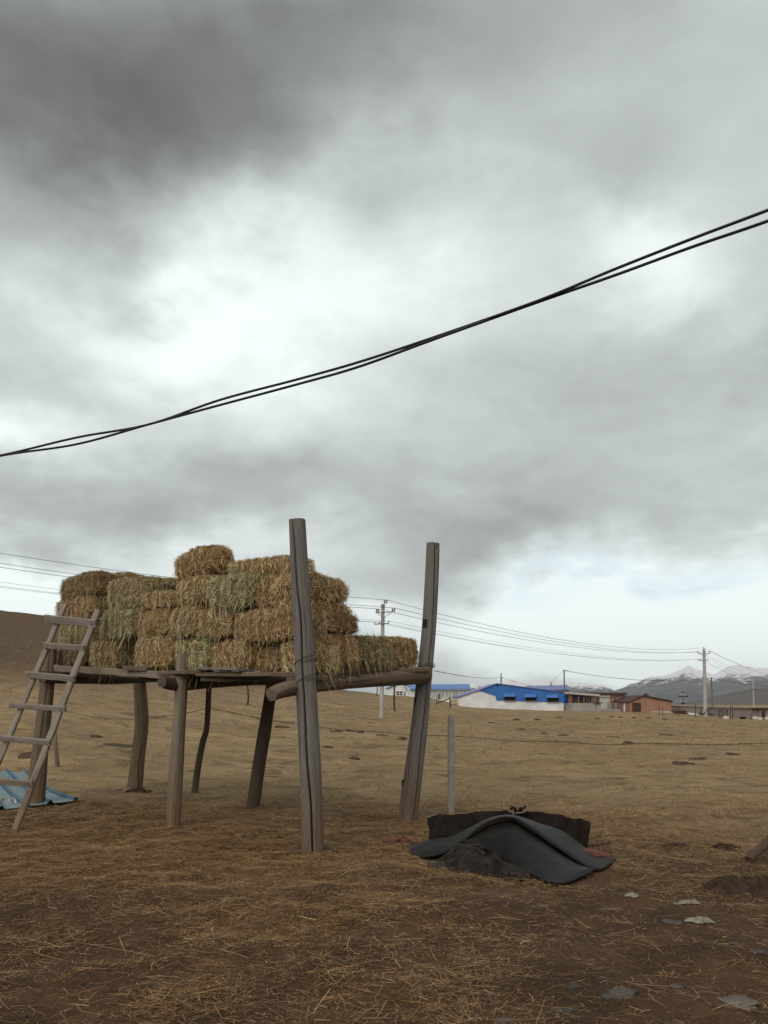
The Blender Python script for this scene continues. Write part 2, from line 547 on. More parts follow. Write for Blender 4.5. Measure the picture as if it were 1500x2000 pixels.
DIRTB = plain_mat('brown_soil', (0.065, 0.042, 0.027), (0.10, 0.066, 0.042), 9, 0.95, 0.9, 40, 0.1)
WOOLW = plain_mat('white_wool', (0.42, 0.40, 0.36), (0.55, 0.53, 0.48), 9, 0.95, 0.5, 30)
WOOLB = plain_mat('black_wool', (0.008, 0.008, 0.008), (0.018, 0.017, 0.016), 9, 0.95, 0.5, 30)
FOIL = plain_mat('silver_foil', (0.15, 0.15, 0.15), (0.30, 0.30, 0.295), 14, 0.4, 0.9, 30, 0.5, 0.5)
PORCELAIN = plain_mat('brown_porcelain', (0.07, 0.03, 0.025), (0.10, 0.045, 0.035), 6, 0.4, 0)
PORCELAINW = plain_mat('white_porcelain', (0.55, 0.53, 0.53), (0.6, 0.58, 0.58), 6, 0.4, 0)
ROPE = plain_mat('pink_rope', (0.11, 0.075, 0.062), (0.17, 0.12, 0.10), 40, 0.9, 0.3, 80)


def brick_mat(name, c1, c2, mortar, scale):
    m, N, b = material(name)
    uv = N.n('ShaderNodeUVMap').outputs[0]
    t = N.n('ShaderNodeTexBrick')
    N.put(t.inputs['Vector'], uv)
    N.put(t.inputs['Color1'], c1); N.put(t.inputs['Color2'], c2); N.put(t.inputs['Mortar'], mortar)
    t.inputs['Scale'].default_value = scale
    t.inputs['Mortar Size'].default_value = 0.02
    pos = N.n('ShaderNodeNewGeometry').outputs['Position']
    d = N.noise(pos, 0.8, 5, 0.6)
    c = N.mix(N.ramp(d, 0.35, 0.75, 0.0, 0.45), t.outputs[0], tuple(q * 0.55 for q in c1))
    N.put(b.inputs['Base Color'], c)
    return m


BRICK = brick_mat('red_brick_wall', (0.30, 0.145, 0.090), (0.36, 0.185, 0.120), (0.30, 0.24, 0.20), 1.0)
GREYBRICK = brick_mat('grey_block_wall', (0.23, 0.20, 0.18), (0.29, 0.255, 0.23), (0.20, 0.18, 0.16), 0.6)
REDBRICK = plain_mat('loose_red_brick', (0.10, 0.038, 0.028), (0.15, 0.058, 0.042), 12, 0.9, 0.5, 50)

# pale blue painted roofing sheet
ROOFSHEET, _N, _b = material('pale_blue_roofing')
_pos = _N.n('ShaderNodeNewGeometry').outputs['Position']
_c = _N.mix(_N.ramp(_N.noise(_pos, 5, 5, 0.6), 0.3, 0.7), (0.13, 0.19, 0.215), (0.20, 0.25, 0.26))
_c = _N.mix(_N.ramp(_N.noise(_pos, 14, 5, 0.7), 0.62, 0.8, 0, 0.6), _c, (0.22, 0.17, 0.12))
_N.put(_b.inputs['Base Color'], _c)
_b.inputs['Roughness'].default_value = 0.5
RIBBLUE = plain_mat('blue_roofing_rib', (0.035, 0.085, 0.135), (0.05, 0.115, 0.175), 6, 0.5, 0.1)

# hay core
HAYCORE, _N, _b = material('packed_hay')
_pos = _N.n('ShaderNodeNewGeometry').outputs['Position']
_n1 = _N.noise(_N.mapping(_pos, (55, 55, 16)), 1.0, 5, 0.7, 1.0)
_n2 = _N.noise(_pos, 9, 3, 0.6)
_oc = _N.n('ShaderNodeAttribute', attribute_name='col').outputs['Color']
_c = _N.mix(_N.ramp(_n1, 0.35, 0.68), _N.mix(0.75, _oc, (0.03, 0.02, 0.01)), _oc)
_c = _N.mix(_N.ramp(_n2, 0.4, 0.7, 0, 0.5), _c, (0.07, 0.045, 0.02))
_N.put(_b.inputs['Base Color'], _c)
bump(_N, _b, _n1, 1.0, 0.02)

# ground
GROUND, _N, _b = material('pasture_ground')
_pos = _N.n('ShaderNodeNewGeometry').outputs['Position']
_sp = _N.n('ShaderNodeSeparateXYZ'); _N.put(_sp.inputs[0], _pos)
_x, _y, _z = _sp.outputs
_flat = _N.mapping(_pos, (1, 1, 0.3))
_mott = _N.noise(_flat, 1.6, 7, 0.62, 0.3)
_fine = _N.noise(_flat, 22, 6, 0.7)
_big = _N.noise(_flat, 0.22, 5, 0.6, 0.4)
_str = _N.noise(_N.mapping(_pos, (0.8, 1.2, 0.3)), 1.0, 6, 0.65, 0.8)
# pasture: dry turf with bare dark streaks
_past = _N.mix(_N.ramp(_big, 0.35, 0.65), (0.255, 0.182, 0.098), (0.335, 0.245, 0.135))
_past = _N.mix(_N.ramp(_mott, 0.38, 0.7, 0, 0.6), _past, (0.17, 0.122, 0.072))
_past = _N.mix(_N.ramp(_str, 0.54, 0.64, 0, 0.7), _past, (0.105, 0.070, 0.040))
_blk = _N.noise(_N.mapping(_pos, (1.5, 2.0, 0.3), (4, 4, 0)), 1.0, 5, 0.6, 0.8)
_past = _N.mix(_N.ramp(_blk, 0.60, 0.66, 0, 0.7), _past, (0.045, 0.030, 0.018))
_pale = _N.noise(_N.mapping(_pos, (0.25, 0.5, 0.3), (1, 9, 0)), 1.0, 6, 0.65, 0.5)
_past = _N.mix(_N.ramp(_pale, 0.52, 0.68, 0, 0.7), _past, (0.40, 0.29, 0.15))
_past = _N.mix(_N.ramp(_fine, 0.45, 0.75, 0, 0.5), _past, (0.07, 0.05, 0.032))
# hillside soil on the left
_hill = _N.mix(_N.ramp(_mott, 0.3, 0.7), (0.085, 0.055, 0.032), (0.125, 0.083, 0.048))
_hill = _N.mix(_N.ramp(_fine, 0.5, 0.8, 0, 0.4), _hill, (0.07, 0.045, 0.028))
_pasture = _N.mix(_N.ramp(_z, 1.6, 4.5), _past, _hill)
# yard: trampled earth with litter
_yard = _N.mix(_N.ramp(_mott, 0.35, 0.7), (0.058, 0.033, 0.018), (0.124, 0.071, 0.039))
_yard = _N.mix(_N.ramp(_fine, 0.42, 0.72, 0, 0.55), _yard, (0.026, 0.016, 0.010))
_grit = _N.noise(_flat, 95, 4, 0.75)
_yard = _N.mix(_N.ramp(_grit, 0.5, 0.72, 0, 0.6), _yard, (0.17, 0.115, 0.07))
_yard = _N.mix(_N.ramp(_grit, 0.46, 0.3, 0, 0.6), _yard, (0.022, 0.013, 0.008))
_lit = _N.mix(_N.ramp(_fine, 0.35, 0.65), (0.055, 0.032, 0.014), (0.120, 0.073, 0.032))
# chaff lies thickest under the rack
_ex = _N.m('DIVIDE', _N.m('ADD', _x, 1.6), 4.6)
_ey = _N.m('DIVIDE', _N.m('SUBTRACT', _y, 11.2), 3.4)
_rr = _N.m('ADD', _N.m('MULTIPLY', _ex, _ex), _N.m('MULTIPLY', _ey, _ey))
_chaff = _N.ramp(_N.m('ADD', _rr, _N.m('MULTIPLY', _N.m('SUBTRACT', _mott, 0.5), 2.2)), 0.5, 1.3, 1.0, 0.0)
_yard = _N.mix(_chaff, _yard, _lit)
_edge = _N.m('ADD', _y, _N.m('MULTIPLY', _N.m('SUBTRACT', _N.noise(_flat, 0.7, 4, 0.6), 0.5), 4.5))
_edge = _N.m('SUBTRACT', _edge, _N.m('MULTIPLY', _x, -0.42))
_c = _N.mix(_N.ramp(_edge, 10.2, 12.6), _yard, _pasture)
_N.put(_b.inputs['Base Color'], _c)
_b.inputs['Roughness'].default_value = 0.95
_b.inputs['Specular IOR Level'].default_value = 0.12
bump(_N, _b, _N.m('ADD', _N.m('ADD', _fine, _N.m('MULTIPLY', _grit, 0.35)), _N.m('MULTIPLY', _mott, 0.6)), 0.85, 0.035)


def mountain_mat(name, rock, rock2, snow_lo, snow_hi, speck):
    m, N, b = material(name)
    geo = N.n('ShaderNodeNewGeometry')
    pos = geo.outputs['Position']
    s = N.n('ShaderNodeSeparateXYZ'); N.put(s.inputs[0], pos)
    n1 = N.noise(pos, 0.004, 6, 0.65)
    n2 = N.noise(pos, speck, 6, 0.7, 0.4)
    c = N.mix(N.ramp(n1, 0.35, 0.65), rock, rock2)
    at = N.n('ShaderNodeAttribute', attribute_name='col').outputs['Fac']
    lvl = N.ramp(at, snow_lo, snow_hi, -0.36, 0.22, smooth=False)
    sn = N.ramp(N.m('ADD', n2, lvl), 0.48, 0.60)
    c = N.mix(N.m('MULTIPLY', sn, 0.9), c, (0.86, 0.88, 0.92))
    N.put(b.inputs['Base Color'], c)
    b.inputs['Roughness'].default_value = 0.95
    bump(N, b, N.noise(pos, 0.02, 6, 0.65), 0.8, 30.0)
    return m


# ------------------------------------------------------------------ ground sheet
def build_ground():
    fine = np.arange(-34, 34.01, 0.13)
    coarse = np.arange(38, 322.1, 4.0)
    ang = np.radians(np.concatenate([fine, coarse]))           # from +Y, clockwise
    rad = np.concatenate([[0.4, 1.0, 1.8], np.geomspace(2.4, 45, 400), np.geomspace(45.6, 9000, 200)])
    A, R = np.meshgrid(ang, rad)
    X, Y = R * np.sin(A), R * np.cos(A)
    Z = H(X, Y)
    nr, na = X.shape
    V = np.column_stack([X.ravel(), Y.ravel(), Z.ravel()])
    i, j = np.meshgrid(np.arange(nr - 1), np.arange(na), indexing='ij')
    j2 = (j + 1) % na
    Fc = np.stack([i * na + j, (i + 1) * na + j, (i + 1) * na + j2, i * na + j2], -1).reshape(-1, 4)
    Fc = Fc[:, ::-1]
    V = np.vstack([V, [0, 0, Hs(0, 0)]])
    cap = [[len(V) - 1, k, (k + 1) % na] for k in range(na)]
    o = mesh_obj('ground', V, Fc.tolist() + cap, GROUND, smooth=True, origin=np.zeros(3))
    tag(o, kind='structure')


build_ground()


# ------------------------------------------------------------------ mountains
def mountain(name, pts, R0, R1, mat, seed, rough=0.10, pxr=None, base=-6.0, ridge_jit=1.0):
    pts = np.array(pts, float)
    px = np.arange(pts[0, 0], pts[-1, 0] + 0.1, 1.6)
    row = np.interp(px, pts[:, 0], pts[:, 1])
    row = row + ridge_jit * fbm(px * 0.09, px * 0, seed=seed, octv=4) * 0.9
    Hr = EYE + (HZ - row) / F * R1
    rad = np.linspace(0, 1.35, 110)
    PX, T = np.meshgrid(px, rad)
    HR = np.broadcast_to(Hr, PX.shape)
    Rr = R0 + (R1 - R0) * T
    X = (PX - 750) / F * Rr; Y = Rr
    up = np.where(T <= 1, np.clip(T, 0, 1) ** 1.5, np.maximum(0, 1 - (T - 1) / 0.35))
    L = (R1 - R0)
    rid = 1 - np.abs(fbm(X / L * 5.5 + 0.6 * fbm(X / L * 3, Y / L * 3, seed=seed + 5), Y / L * 2.6, seed=seed + 2, octv=5))
    w = np.clip(T * (1 - np.clip(T, 0, 1) ** 6) * 2.2, 0, 1)
    Z = base + (HR - base) * (up + w * rough * (rid - 0.75) * 1.6)
    Z = np.minimum(Z, base + (HR - base) * (0.06 + 0.94 * np.clip(T, 0, 1) ** 0.8))
    V = np.column_stack([X.ravel(), Y.ravel(), Z.ravel()])
    nr, na = X.shape
    i, j = np.meshgrid(np.arange(nr - 1), np.arange(na - 1), indexing='ij')
    Fc = np.stack([i * na + j, i * na + j + 1, (i + 1) * na + j + 1, (i + 1) * na + j], -1).reshape(-1, 4)
    col = np.repeat((V[:, 2:3] - base) / (F and 300.0), 3, 1)
    o = mesh_obj(name, V, Fc.tolist(), mat, smooth=True, col=col)
    tag(o, kind='structure')
    return o


M_FAR = mountain_mat('far_mountain_rock', (0.095, 0.103, 0.114), (0.145, 0.149, 0.158), 0.10, 0.66, 0.013)
M_LEFT = mountain_mat('left_mountain_rock', (0.095, 0.097, 0.10), (0.14, 0.138, 0.135), 0.04, 0.32, 0.03)
M_FOOT = mountain_mat('foothill_soil', (0.085, 0.072, 0.063), (0.115, 0.095, 0.080), 5.0, 9.0, 0.02)
mountain('mountain_range', [(1020, 1400), (1120, 1385), (1165, 1368), (1203, 1348), (1226, 1338), (1242, 1334), (1262, 1324), (1272, 1320.5), (1300, 1319),
                            (1316, 1313), (1330, 1306), (1345, 1299.5), (1356, 1305), (1368, 1309), (1386, 1313.5), (1396, 1314.5),
                            (1408, 1308), (1422, 1301), (1436, 1298), (1446, 1298), (1452, 1301), (1464, 1300), (1474, 1304), (1500, 1304),
                            (1560, 1296), (1640, 1310), (1760, 1300), (1900, 1330), (2100, 1352), (2300, 1390)], 1900, 5200, M_FAR, 5, 0.13, ridge_jit=1.3)
mountain('left_mountain_range', [(700, 1395), (800, 1372), (880, 1366), (905, 1350), (915, 1340), (926, 1331.5), (935, 1335), (947, 1345), (955, 1349), (962, 1343), (972, 1334),
                                 (982, 1333), (997, 1325), (1008, 1330), (1030, 1332), (1045, 1327), (1063, 1325), (1075, 1327), (1090, 1331), (1125, 1331),
                                 (1150, 1334), (1175, 1337), (1192, 1344), (1206, 1352), (1240, 1366), (1300, 1384), (1380, 1400)], 1500, 3600, M_LEFT, 19, 0.10)
mountain('foothill', [(1180, 1392), (1250, 1377), (1320, 1374), (1380, 1366), (1430, 1352), (1470, 1345), (1500, 1343), (1600, 1338), (1800, 1350), (2000, 1360), (2300, 1392)], 1100, 2300, M_FOOT, 41, 0.05, ridge_jit=0.4)


# ------------------------------------------------------------------ strands
def ribbons(P0, D, Ln, Wd, Nrm, bend, col, taper=0.45, split=0.5):
    """bent flat strands; returns verts, faces, colours"""
    n = len(P0)
    D = D / np.linalg.norm(D, axis=1)[:, None]
    S = np.cross(D, Nrm)
    S /= (np.linalg.norm(S, axis=1)[:, None] + 1e-9)
    p1 = P0 + D * (Ln * split)[:, None] + bend * (Ln * 0.06)[:, None]
    p2 = P0 + D * Ln[:, None] + bend * (Ln * 0.32)[:, None]
    w = (Wd / 2)[:, None]
    V = np.stack([P0 - S * w, P0 + S * w, p1 - S * w, p1 + S * w, p2 - S * w * taper, p2 + S * w * taper], 1)
    base = (np.arange(n) * 6)[:, None]
    Fc = np.concatenate([base + np.array([[0, 1, 3, 2]]), base + np.array([[2, 3, 5, 4]])], 0)
    C = np.repeat(col, 6, 0)
    return V.reshape(-1, 3), Fc, C


HAYCOLS = np.array([(0.66, 0.53, 0.32), (0.52, 0.31, 0.16), (0.30, 0.16, 0.085), (0.50, 0.345, 0.150), (0.62, 0.47, 0.24), (0.36, 0.225, 0.085), (0.70, 0.57, 0.33), (0.45, 0.295, 0.12)])
GREENCOLS = np.array([(0.33, 0.34, 0.175), (0.45, 0.44, 0.27), (0.25, 0.27, 0.145), (0.52, 0.47, 0.26)])


def bale(name, c, ax, L, Wd, Hh, label, green=0.12, tone=1.0, pitch=0.0, roll=0.0, green_end=0, seed=0, n=3000):
    """c: centre of the underside; ax: unit horizontal long axis; green_end: +1/-1 end of the long axis that stayed green"""
    rng = np.random.default_rng(1000 + seed)
    jr = random.Random(seed * 7 + 1)
    yaw = jr.uniform(-0.06, 0.06); pitch += jr.uniform(-0.03, 0.03); roll += jr.uniform(-0.05, 0.05)
    u = np.array([ax[0] * math.cos(yaw) - ax[1] * math.sin(yaw), ax[0] * math.sin(yaw) + ax[1] * math.cos(yaw), 0.0]); u /= np.linalg.norm(u)
    v = np.array([-u[1], u[0], 0.0])
    z = np.array([0, 0, 1.0])
    cp, sp_ = math.cos(pitch), math.sin(pitch)
    u, z = u * cp + z * sp_, z * cp - u * sp_
    cr, sr = math.cos(roll), math.sin(roll)
    v, z = v * cr + z * sr, z * cr - v * sr
    dims = np.array([L * 0.955, Wd, Hh * 0.94]) / 2

    def surf(q):
        """q on the unit cube surface -> bale surface, lumpy and rounded"""
        k = 3.2 if 'rounded' in label else 5.5
        nrm = (np.abs(q) ** k).sum(1) ** (1 / k)
        p = q / nrm[:, None]
        p = p * dims
        off = 0.026 * fbm(p[:, 0] * 7 + seed * 3.7, p[:, 1] * 7, p[:, 2] * 7, seed=seed, octv=3)
        off = off + 0.014 * np.sin(p[:, 0] * 2 * math.pi / 0.17 + seed) * (np.abs(q[:, 0]) < 0.97)
        # two twine lines press into the bale
        for s in (-0.26, 0.26):
            off = off - 0.022 * np.exp(-((p[:, 1] - s * Wd) / 0.02) ** 2) * (np.abs(q[:, 2]) > 0.9)
        dirn = p / np.linalg.norm(p, axis=1)[:, None]
        return p + dirn * off[:, None]

    # core
    nx, ny, nz = 16, 9, 8
    V, Fc = [], []
    nv = 0
    for axis in range(3):
        a, b = [(1, 2), (2, 0), (0, 1)][axis]
        na_, nb_ = (nx, ny, nz)[a], (nx, ny, nz)[b]
        for sgn in (-1, 1):
            A, B = np.meshgrid(np.linspace(-1, 1, na_ + 1), np.linspace(-1, 1, nb_ + 1), indexing='ij')
            q = np.empty((A.size, 3)); q[:, axis] = sgn; q[:, a] = A.ravel(); q[:, b] = B.ravel()
            V.append(surf(q))
            for i in range(na_):
                for j in range(nb_):
                    f = [nv + i * (nb_ + 1) + j, nv + (i + 1) * (nb_ + 1) + j, nv + (i + 1) * (nb_ + 1) + j + 1, nv + i * (nb_ + 1) + j + 1]
                    Fc.append(f if sgn > 0 else f[::-1])
            nv += A.size
    core = np.vstack(V) * 0.97
    # strands on the surface
    area = np.array([Wd * Hh, Wd * Hh, L * Hh, L * Hh, L * Wd, L * Wd]); area[4] *= 0.25
    face = rng.choice(6, n, p=area / area.sum())
    q = rng.uniform(-1, 1, (n, 3))
    nr = np.zeros((n, 3))
    for f in range(6):
        axis, sgn = f // 2, (-1, 1)[f % 2]
        if f == 4: sgn = -1
        if f == 5: sgn = 1
        s = face == f
        q[s, axis] = sgn; nr[s, axis] = sgn
    p = surf(q)
    d = rng.normal(0, 1, (n, 3))
    lay = fbm(p[:, 0] * 4, p[:, 1] * 4, p[:, 2] * 3, seed=seed + 50, octv=2)
    d[:, 2] += np.where(np.abs(nr[:, 2]) < .5, np.where(rng.random(n) < .7, -0.7, 0.5), 0)
    d += np.array([[1.0, 0.6, 0.0]]) * (lay * 1.6)[:, None]
    d -= nr * (d * nr).sum(1)[:, None]
    d /= np.linalg.norm(d, axis=1)[:, None]
    tilt = np.abs(rng.normal(0, 0.13, n)) + (rng.random(n) < 0.045) * rng.uniform(0.2, 0.9, n)
    d = d + nr * tilt[:, None]
    ln = rng.uniform(0.03, 0.115, n) * np.where(rng.random(n) < 0.07, 1.8, 1.0)
    wd = rng.uniform(0.0030, 0.0070, n)
    st = p - d * (ln * 0.35)[:, None] + nr * 0.004
    hang = (np.abs(nr[:, 2]) < .5) & (q[:, 2] < -0.72) & (rng.random(n) < 0.22)
    d[hang] = d[hang] * 0.4 + np.array([0, 0, -1.0]) + nr[hang] * 0.25
    ln = np.where(hang, rng.uniform(0.08, 0.22, n), ln)
    d /= np.linalg.norm(d, axis=1)[:, None]
    bend = np.array([[0, 0, -1.0]]) * rng.uniform(0.2, 1.2, n)[:, None] + rng.normal(0, .35, (n, 3))
    sel = rng.integers(0, len(HAYCOLS), n)
    col = HAYCOLS[sel] * rng.uniform(0.52, 1.2, (n, 1))
    gpatch = green * 1.2 + 0.04 + 0.35 * np.maximum(0, fbm(p[:, 0] * 3 + 9, p[:, 1] * 3, p[:, 2] * 2, seed=seed + 77, octv=2)) * (green > 0.05) * 1.4
    if green_end:
        gpatch = gpatch + 0.9 * sstep(p[:, 0] * green_end / (L / 2), 0.05, 0.3)
    gsel = rng.random(n) < gpatch
    col[gsel] = GREENCOLS[rng.integers(0, len(GREENCOLS), gsel.sum())] * rng.uniform(0.7, 1.2, (gsel.sum(), 1))
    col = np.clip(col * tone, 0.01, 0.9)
    nf = nr + rng.normal(0, 0.45, (n, 3))
    RV, RF, RC = ribbons(st, d, ln, wd, nf, bend, col)
    col = col * np.array([[1.80, 1.52, 1.34]]) * jr.uniform(0.86, 1.22)
    M = np.stack([u, v, z])
    allv = np.vstack([core, RV]) + np.array([0, 0, Hh / 2])
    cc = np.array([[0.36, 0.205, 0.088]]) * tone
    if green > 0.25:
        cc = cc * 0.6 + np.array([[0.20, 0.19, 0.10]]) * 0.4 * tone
    allc = np.vstack([np.repeat(cc, len(core), 0), RC])
    Wv = allv @ M + np.asarray(c)
    o = mesh_obj(name, Wv, Fc + (RF + len(core)).tolist(), HAYCORE, col=allc, origin=np.asarray(c, float))
    o.data.materials.append(STRAW)
    mi = np.zeros(len(o.data.polygons), np.int32); mi[len(Fc):] = 1
    o.data.polygons.foreach_set('material_index', mi)
    sm = np.zeros(len(o.data.polygons), bool); sm[:len(Fc)] = True
    o.data.polygons.foreach_set('use_smooth', sm)
    tag(o, label, 'hay bale', 'hay bales piled on the wooden rack')
    return o


# deck frame of the rack: corner, long front edge (towards the left) and right edge
DO = np.array([-0.845, 9.33])
DU = np.array([-0.733, 0.680]); DU /= np.linalg.norm(DU)
DW = np.array([0.518, 0.856]); DW /= np.linalg.norm(DW)
DN = np.array([-DU[1], DU[0]]) * -1.0           # into the stack, square to the front
if DN[1] < 0: DN = -DN


def line_at(px, off, along):
    """distance along a deck edge line (shifted inwards) seen at photo column px"""
    o = DO + (DN if along is DU else np.array([-DW[1], DW[0]])) * off
    k = (px - 750) / F
    # (o.x + s a.x) = k (o.y + s a.y)
    s = (k * o[1] - o[0]) / (along[0] - k * along[1])
    return s, o + along * s


def bale_px(px0, px1, py0, py1, along, off, label, Wd=0.46, hscale=1.0, seed=0, **kw):
    """bale whose outer long side spans px0..px1 on the edge line at inward offset off, rows py0 (top) to py1"""
    s0, a = line_at(px0, off, along)
    s1, b = line_at(px1, off, along)
    mid = (a + b) / 2
    L = np.linalg.norm(a - b)
    inw = DN if along is DU else np.array([-DW[1], DW[0]])
    c = mid + inw * (Wd / 2 + random.Random(seed * 3 + 5).uniform(-0.05, 0.07))
    Ym = mid[1]
    z0 = EYE + (HZ - py1) / F * Ym
    z1 = EYE + (HZ - py0) / F * Ym
    ax = (b - a) / L
    return bale('hay_bale', (c[0], c[1], z0), ax, L, Wd, (z1 - z0) * hscale, label, seed=seed, **kw)


# --- bottom layer along the front, left to right
bale_px(104, 176, 1256, 1303, DU, 0.12, 'brown bale with painted shade on the deck at the far left end, behind the ladder', green=0.05, tone=0.45, seed=1)  # low tone puts deep shade into this bale's colour
bale_px(172, 226, 1247, 1309, DU, 0.06, 'short straw bale on the deck just right of the ladder, bottom of its column', green=0.22, seed=2, tone=0.92)
bale_px(262, 336, 1240, 1308, DU, 0.04, 'golden bale on the deck over the bent post, third from the ladder', green=0.10, seed=3, tone=0.95)
bale_px(335, 404, 1246, 1312, DU, 0.02, 'green tinged bale on the deck directly behind the short pale post', green=0.55, seed=4)
bale_px(400, 490, 1246, 1310, DU, 0.03, 'golden bale on the deck over the loose front planks, right of the short pale post', green=0.05, seed=5)
bale_px(486, 541, 1259, 1313, DU, 0.10, 'low reddish bale squeezed between paler bales on the deck left of the cracked post', green=0.04, tone=0.85, seed=6)
bale_px(537, 606, 1250, 1314, DU, 0.0, 'pale straw bale at the deck corner, half hidden by the tall cracked post', green=0.2, tone=1.08, seed=7)
# --- bottom layer along the right side
bale_px(614, 711, 1236, 1306, DW, 0.0, 'long golden bale on the deck edge, just right of the tall cracked post', green=0.06, seed=8)
bale_px(703, 766, 1240, 1303, DW, 0.04, 'brownish bale on the deck between the long golden bale and the end bale', green=0.28, tone=0.85, seed=9)
bale_px(763, 826, 1242, 1307, DW, 0.02, 'end bale on the deck touching the right tall post, straws spilling from it', green=0.14, tone=0.95, seed=10)
# --- second layer
bale_px(108, 178, 1216, 1264, DU, 0.14, 'green tufted bale behind the ladder, below its top board', green=0.5, tone=0.9, seed=11)
bale_px(188, 262, 1187, 1252, DU, 0.05, 'greenish bale beside the ladder top, in the second layer', green=0.5, tone=0.9, seed=12)
bale_px(262, 330, 1187, 1243, DU, 0.08, 'reddish straw bale in the second layer over the bent post', green=0.03, tone=0.88, seed=13)
bale_px(324, 384, 1182, 1247, DU, 0.05, 'bale with a green left edge in the second layer above the short pale post', green=0.32, seed=14, tone=0.95)
bale_px(378, 452, 1184, 1247, DU, 0.05, 'straw bale in the second layer below the bale with the grey green end', green=0.2, seed=15)
bale_px(442, 592, 1182, 1257, DU, -0.03, 'long tan bale sticking out in the second layer, left of the tall cracked post', green=0.10, seed=16, tone=0.97)
bale_px(604, 704, 1170, 1236, DW, 0.03, 'golden bale in the second layer on the right side, behind the tall cracked post', green=0.05, seed=17)
# --- third layer
bale_px(100, 186, 1166, 1216, DU, 0.16, 'tan bale right behind the top ends of the ladder rails', green=0.12, seed=18, tone=0.95)
bale_px(196, 274, 1124, 1188, DU, 0.10, 'bale with grey green drooping straw in the third layer, right of the ladder top', green=0.45, seed=19, tone=0.95)
bale_px(270, 336, 1153, 1188, DU, 0.10, 'thin flattened reddish bale in the third layer, lower than both its neighbours', green=0.08, tone=0.92, seed=20, Wd=0.5)
bale_px(330, 407, 1120, 1184, DU, 0.06, 'tan bale in the third layer below the rounded top bale', green=0.12, seed=21)
bale_px(402, 487, 1117, 1187, DU, 0.0, 'bale with a grey green fan of straw at its end, in the third layer', green=0.60, seed=22)
bale_px(485, 590, 1116, 1184, DU, 0.03, 'tidy brown bale in the third layer touching the tall cracked post', green=0.05, tone=0.88, seed=23)
bale_px(603, 698, 1120, 1178, DW, 0.05, 'rounded straw bale on top of the right side pile, beside the tall cracked post', green=0.12, tone=1.03, seed=24, Wd=0.55)
# --- second row: filler bales added to close bright gaps, shade put into their tone
bale_px(440, 570, 1150, 1222, DU, 0.62, 'darkened filler bale deep in the pile, glimpsed through the gap under the grey green end', tone=0.8, seed=31)
bale_px(182, 300, 1172, 1240, DU, 0.66, 'darkened filler bale deep in the pile, glimpsed through the gap beside the ladder top', tone=0.8, seed=32)
# --- top
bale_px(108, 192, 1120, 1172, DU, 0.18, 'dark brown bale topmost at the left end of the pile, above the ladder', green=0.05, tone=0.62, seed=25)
bale_px(262, 330, 1130, 1160, DU, 0.55, 'bale lying back in the dip of the pile, left of the rounded top bale', green=0.3, tone=0.85, seed=26)
bale_px(324, 410, 1065, 1130, DU, 0.40, 'rounded golden bale, the highest of the whole pile', green=0.03, tone=0.95, seed=27, pitch=0.05, Wd=0.5)
bale_px(440, 575, 1089, 1130, DU, 0.40, 'long bale on top of the pile, between the highest bale and the tall post', green=0.08, seed=28)
bale_px(204, 236, 1118, 1140, DU, 0.55, 'small bale tip peeping over the pile just right of the dark left bale', green=0.15, tone=0.8, seed=29, n=900)
bale_px(640, 712, 1196, 1240, DW, -0.02, 'small bale end jutting out rightmost in the second layer, above the brownish bale', green=0.05, tone=0.8, seed=30, n=1300)


# ------------------------------------------------------------------ the rack
def round_secs(path_n, r, seg, rng, crack=None, flat=0.0, lump=0.05):
    """round timber sections with wobble and, if asked, a drying crack"""
    a = np.linspace(0, 2 * math.pi, seg, endpoint=False)
    out = []
    ph = rng.uniform(0, 6, 4)
    for i in range(path_n):
        t = i / max(1, path_n - 1)
        rr = np.full(seg, r[i])
        rr = rr * (1 + lump * np.sin(2 * a + ph[0] + t) + lump * 0.6 * np.sin(3 * a + ph[1] + 2 * t) + lump * 0.35 * np.sin(7 * a + ph[2] + 3 * t))
        rr = rr * (1 + lump * 0.4 * math.sin(t * 9 + ph[3]))
        rr = rr * (1 + 0.022 * vnoise(np.cos(a) * 7 + ph[0], np.sin(a) * 7, np.full(seg, t * 3.0), seed=5) + 0.03 * vnoise(np.cos(a) * 2 + ph[1], np.sin(a) * 2, np.full(seg, t * 6.0), seed=6))
        if flat:
            rr = np.minimum(rr, r[i] * (1 + flat) / np.maximum(np.maximum(np.abs(np.sin(a + ph[1] * 0.02)), np.abs(np.cos(a + ph[1] * 0.02))), 0.2) * 0.9)
        if crack is not None:
            for (c0, c1, wid, dep, t0, t1) in crack:
                if t0 <= t <= t1:
                    ca = c0 + (c1 - c0) * t + 0.10 * math.sin(t * 11) + 0.05 * math.sin(t * 29)
                    dlt = (a - ca + math.pi) % (2 * math.pi) - math.pi
                    e = min(1, (t - t0) / 0.06 + .2, (t1 - t) / 0.06 + .2)
                    rr = rr * (1 - dep * e * np.exp(-(dlt / wid) ** 2))
        out.append(np.column_stack([np.sin(a) * rr, np.cos(a) * rr]))
    return out


def post(name, pts, r, mat, parent, seed, crack=None, up=(0, -1, 0), n=40, seg=72, flat=0.0, lump=0.05, label=None):
    rng = np.random.default_rng(seed)
    path = smooth_path(pts, n)
    rr = np.interp(np.linspace(0, 1, n), np.linspace(0, 1, len(r)), r)
    mb = MB()
    mb.sweep(path, round_secs(n, rr, seg, rng, crack, flat, lump), up, uvo=(seed * 1.37, seed * 0.61))
    o = mb.build(name, mat, parent, smooth=True)
    if hasattr(o.data, 'set_sharp_from_angle'):
        o.data.set_sharp_from_angle(angle=math.radians(50))
    if label: o['label'] = label
    return o


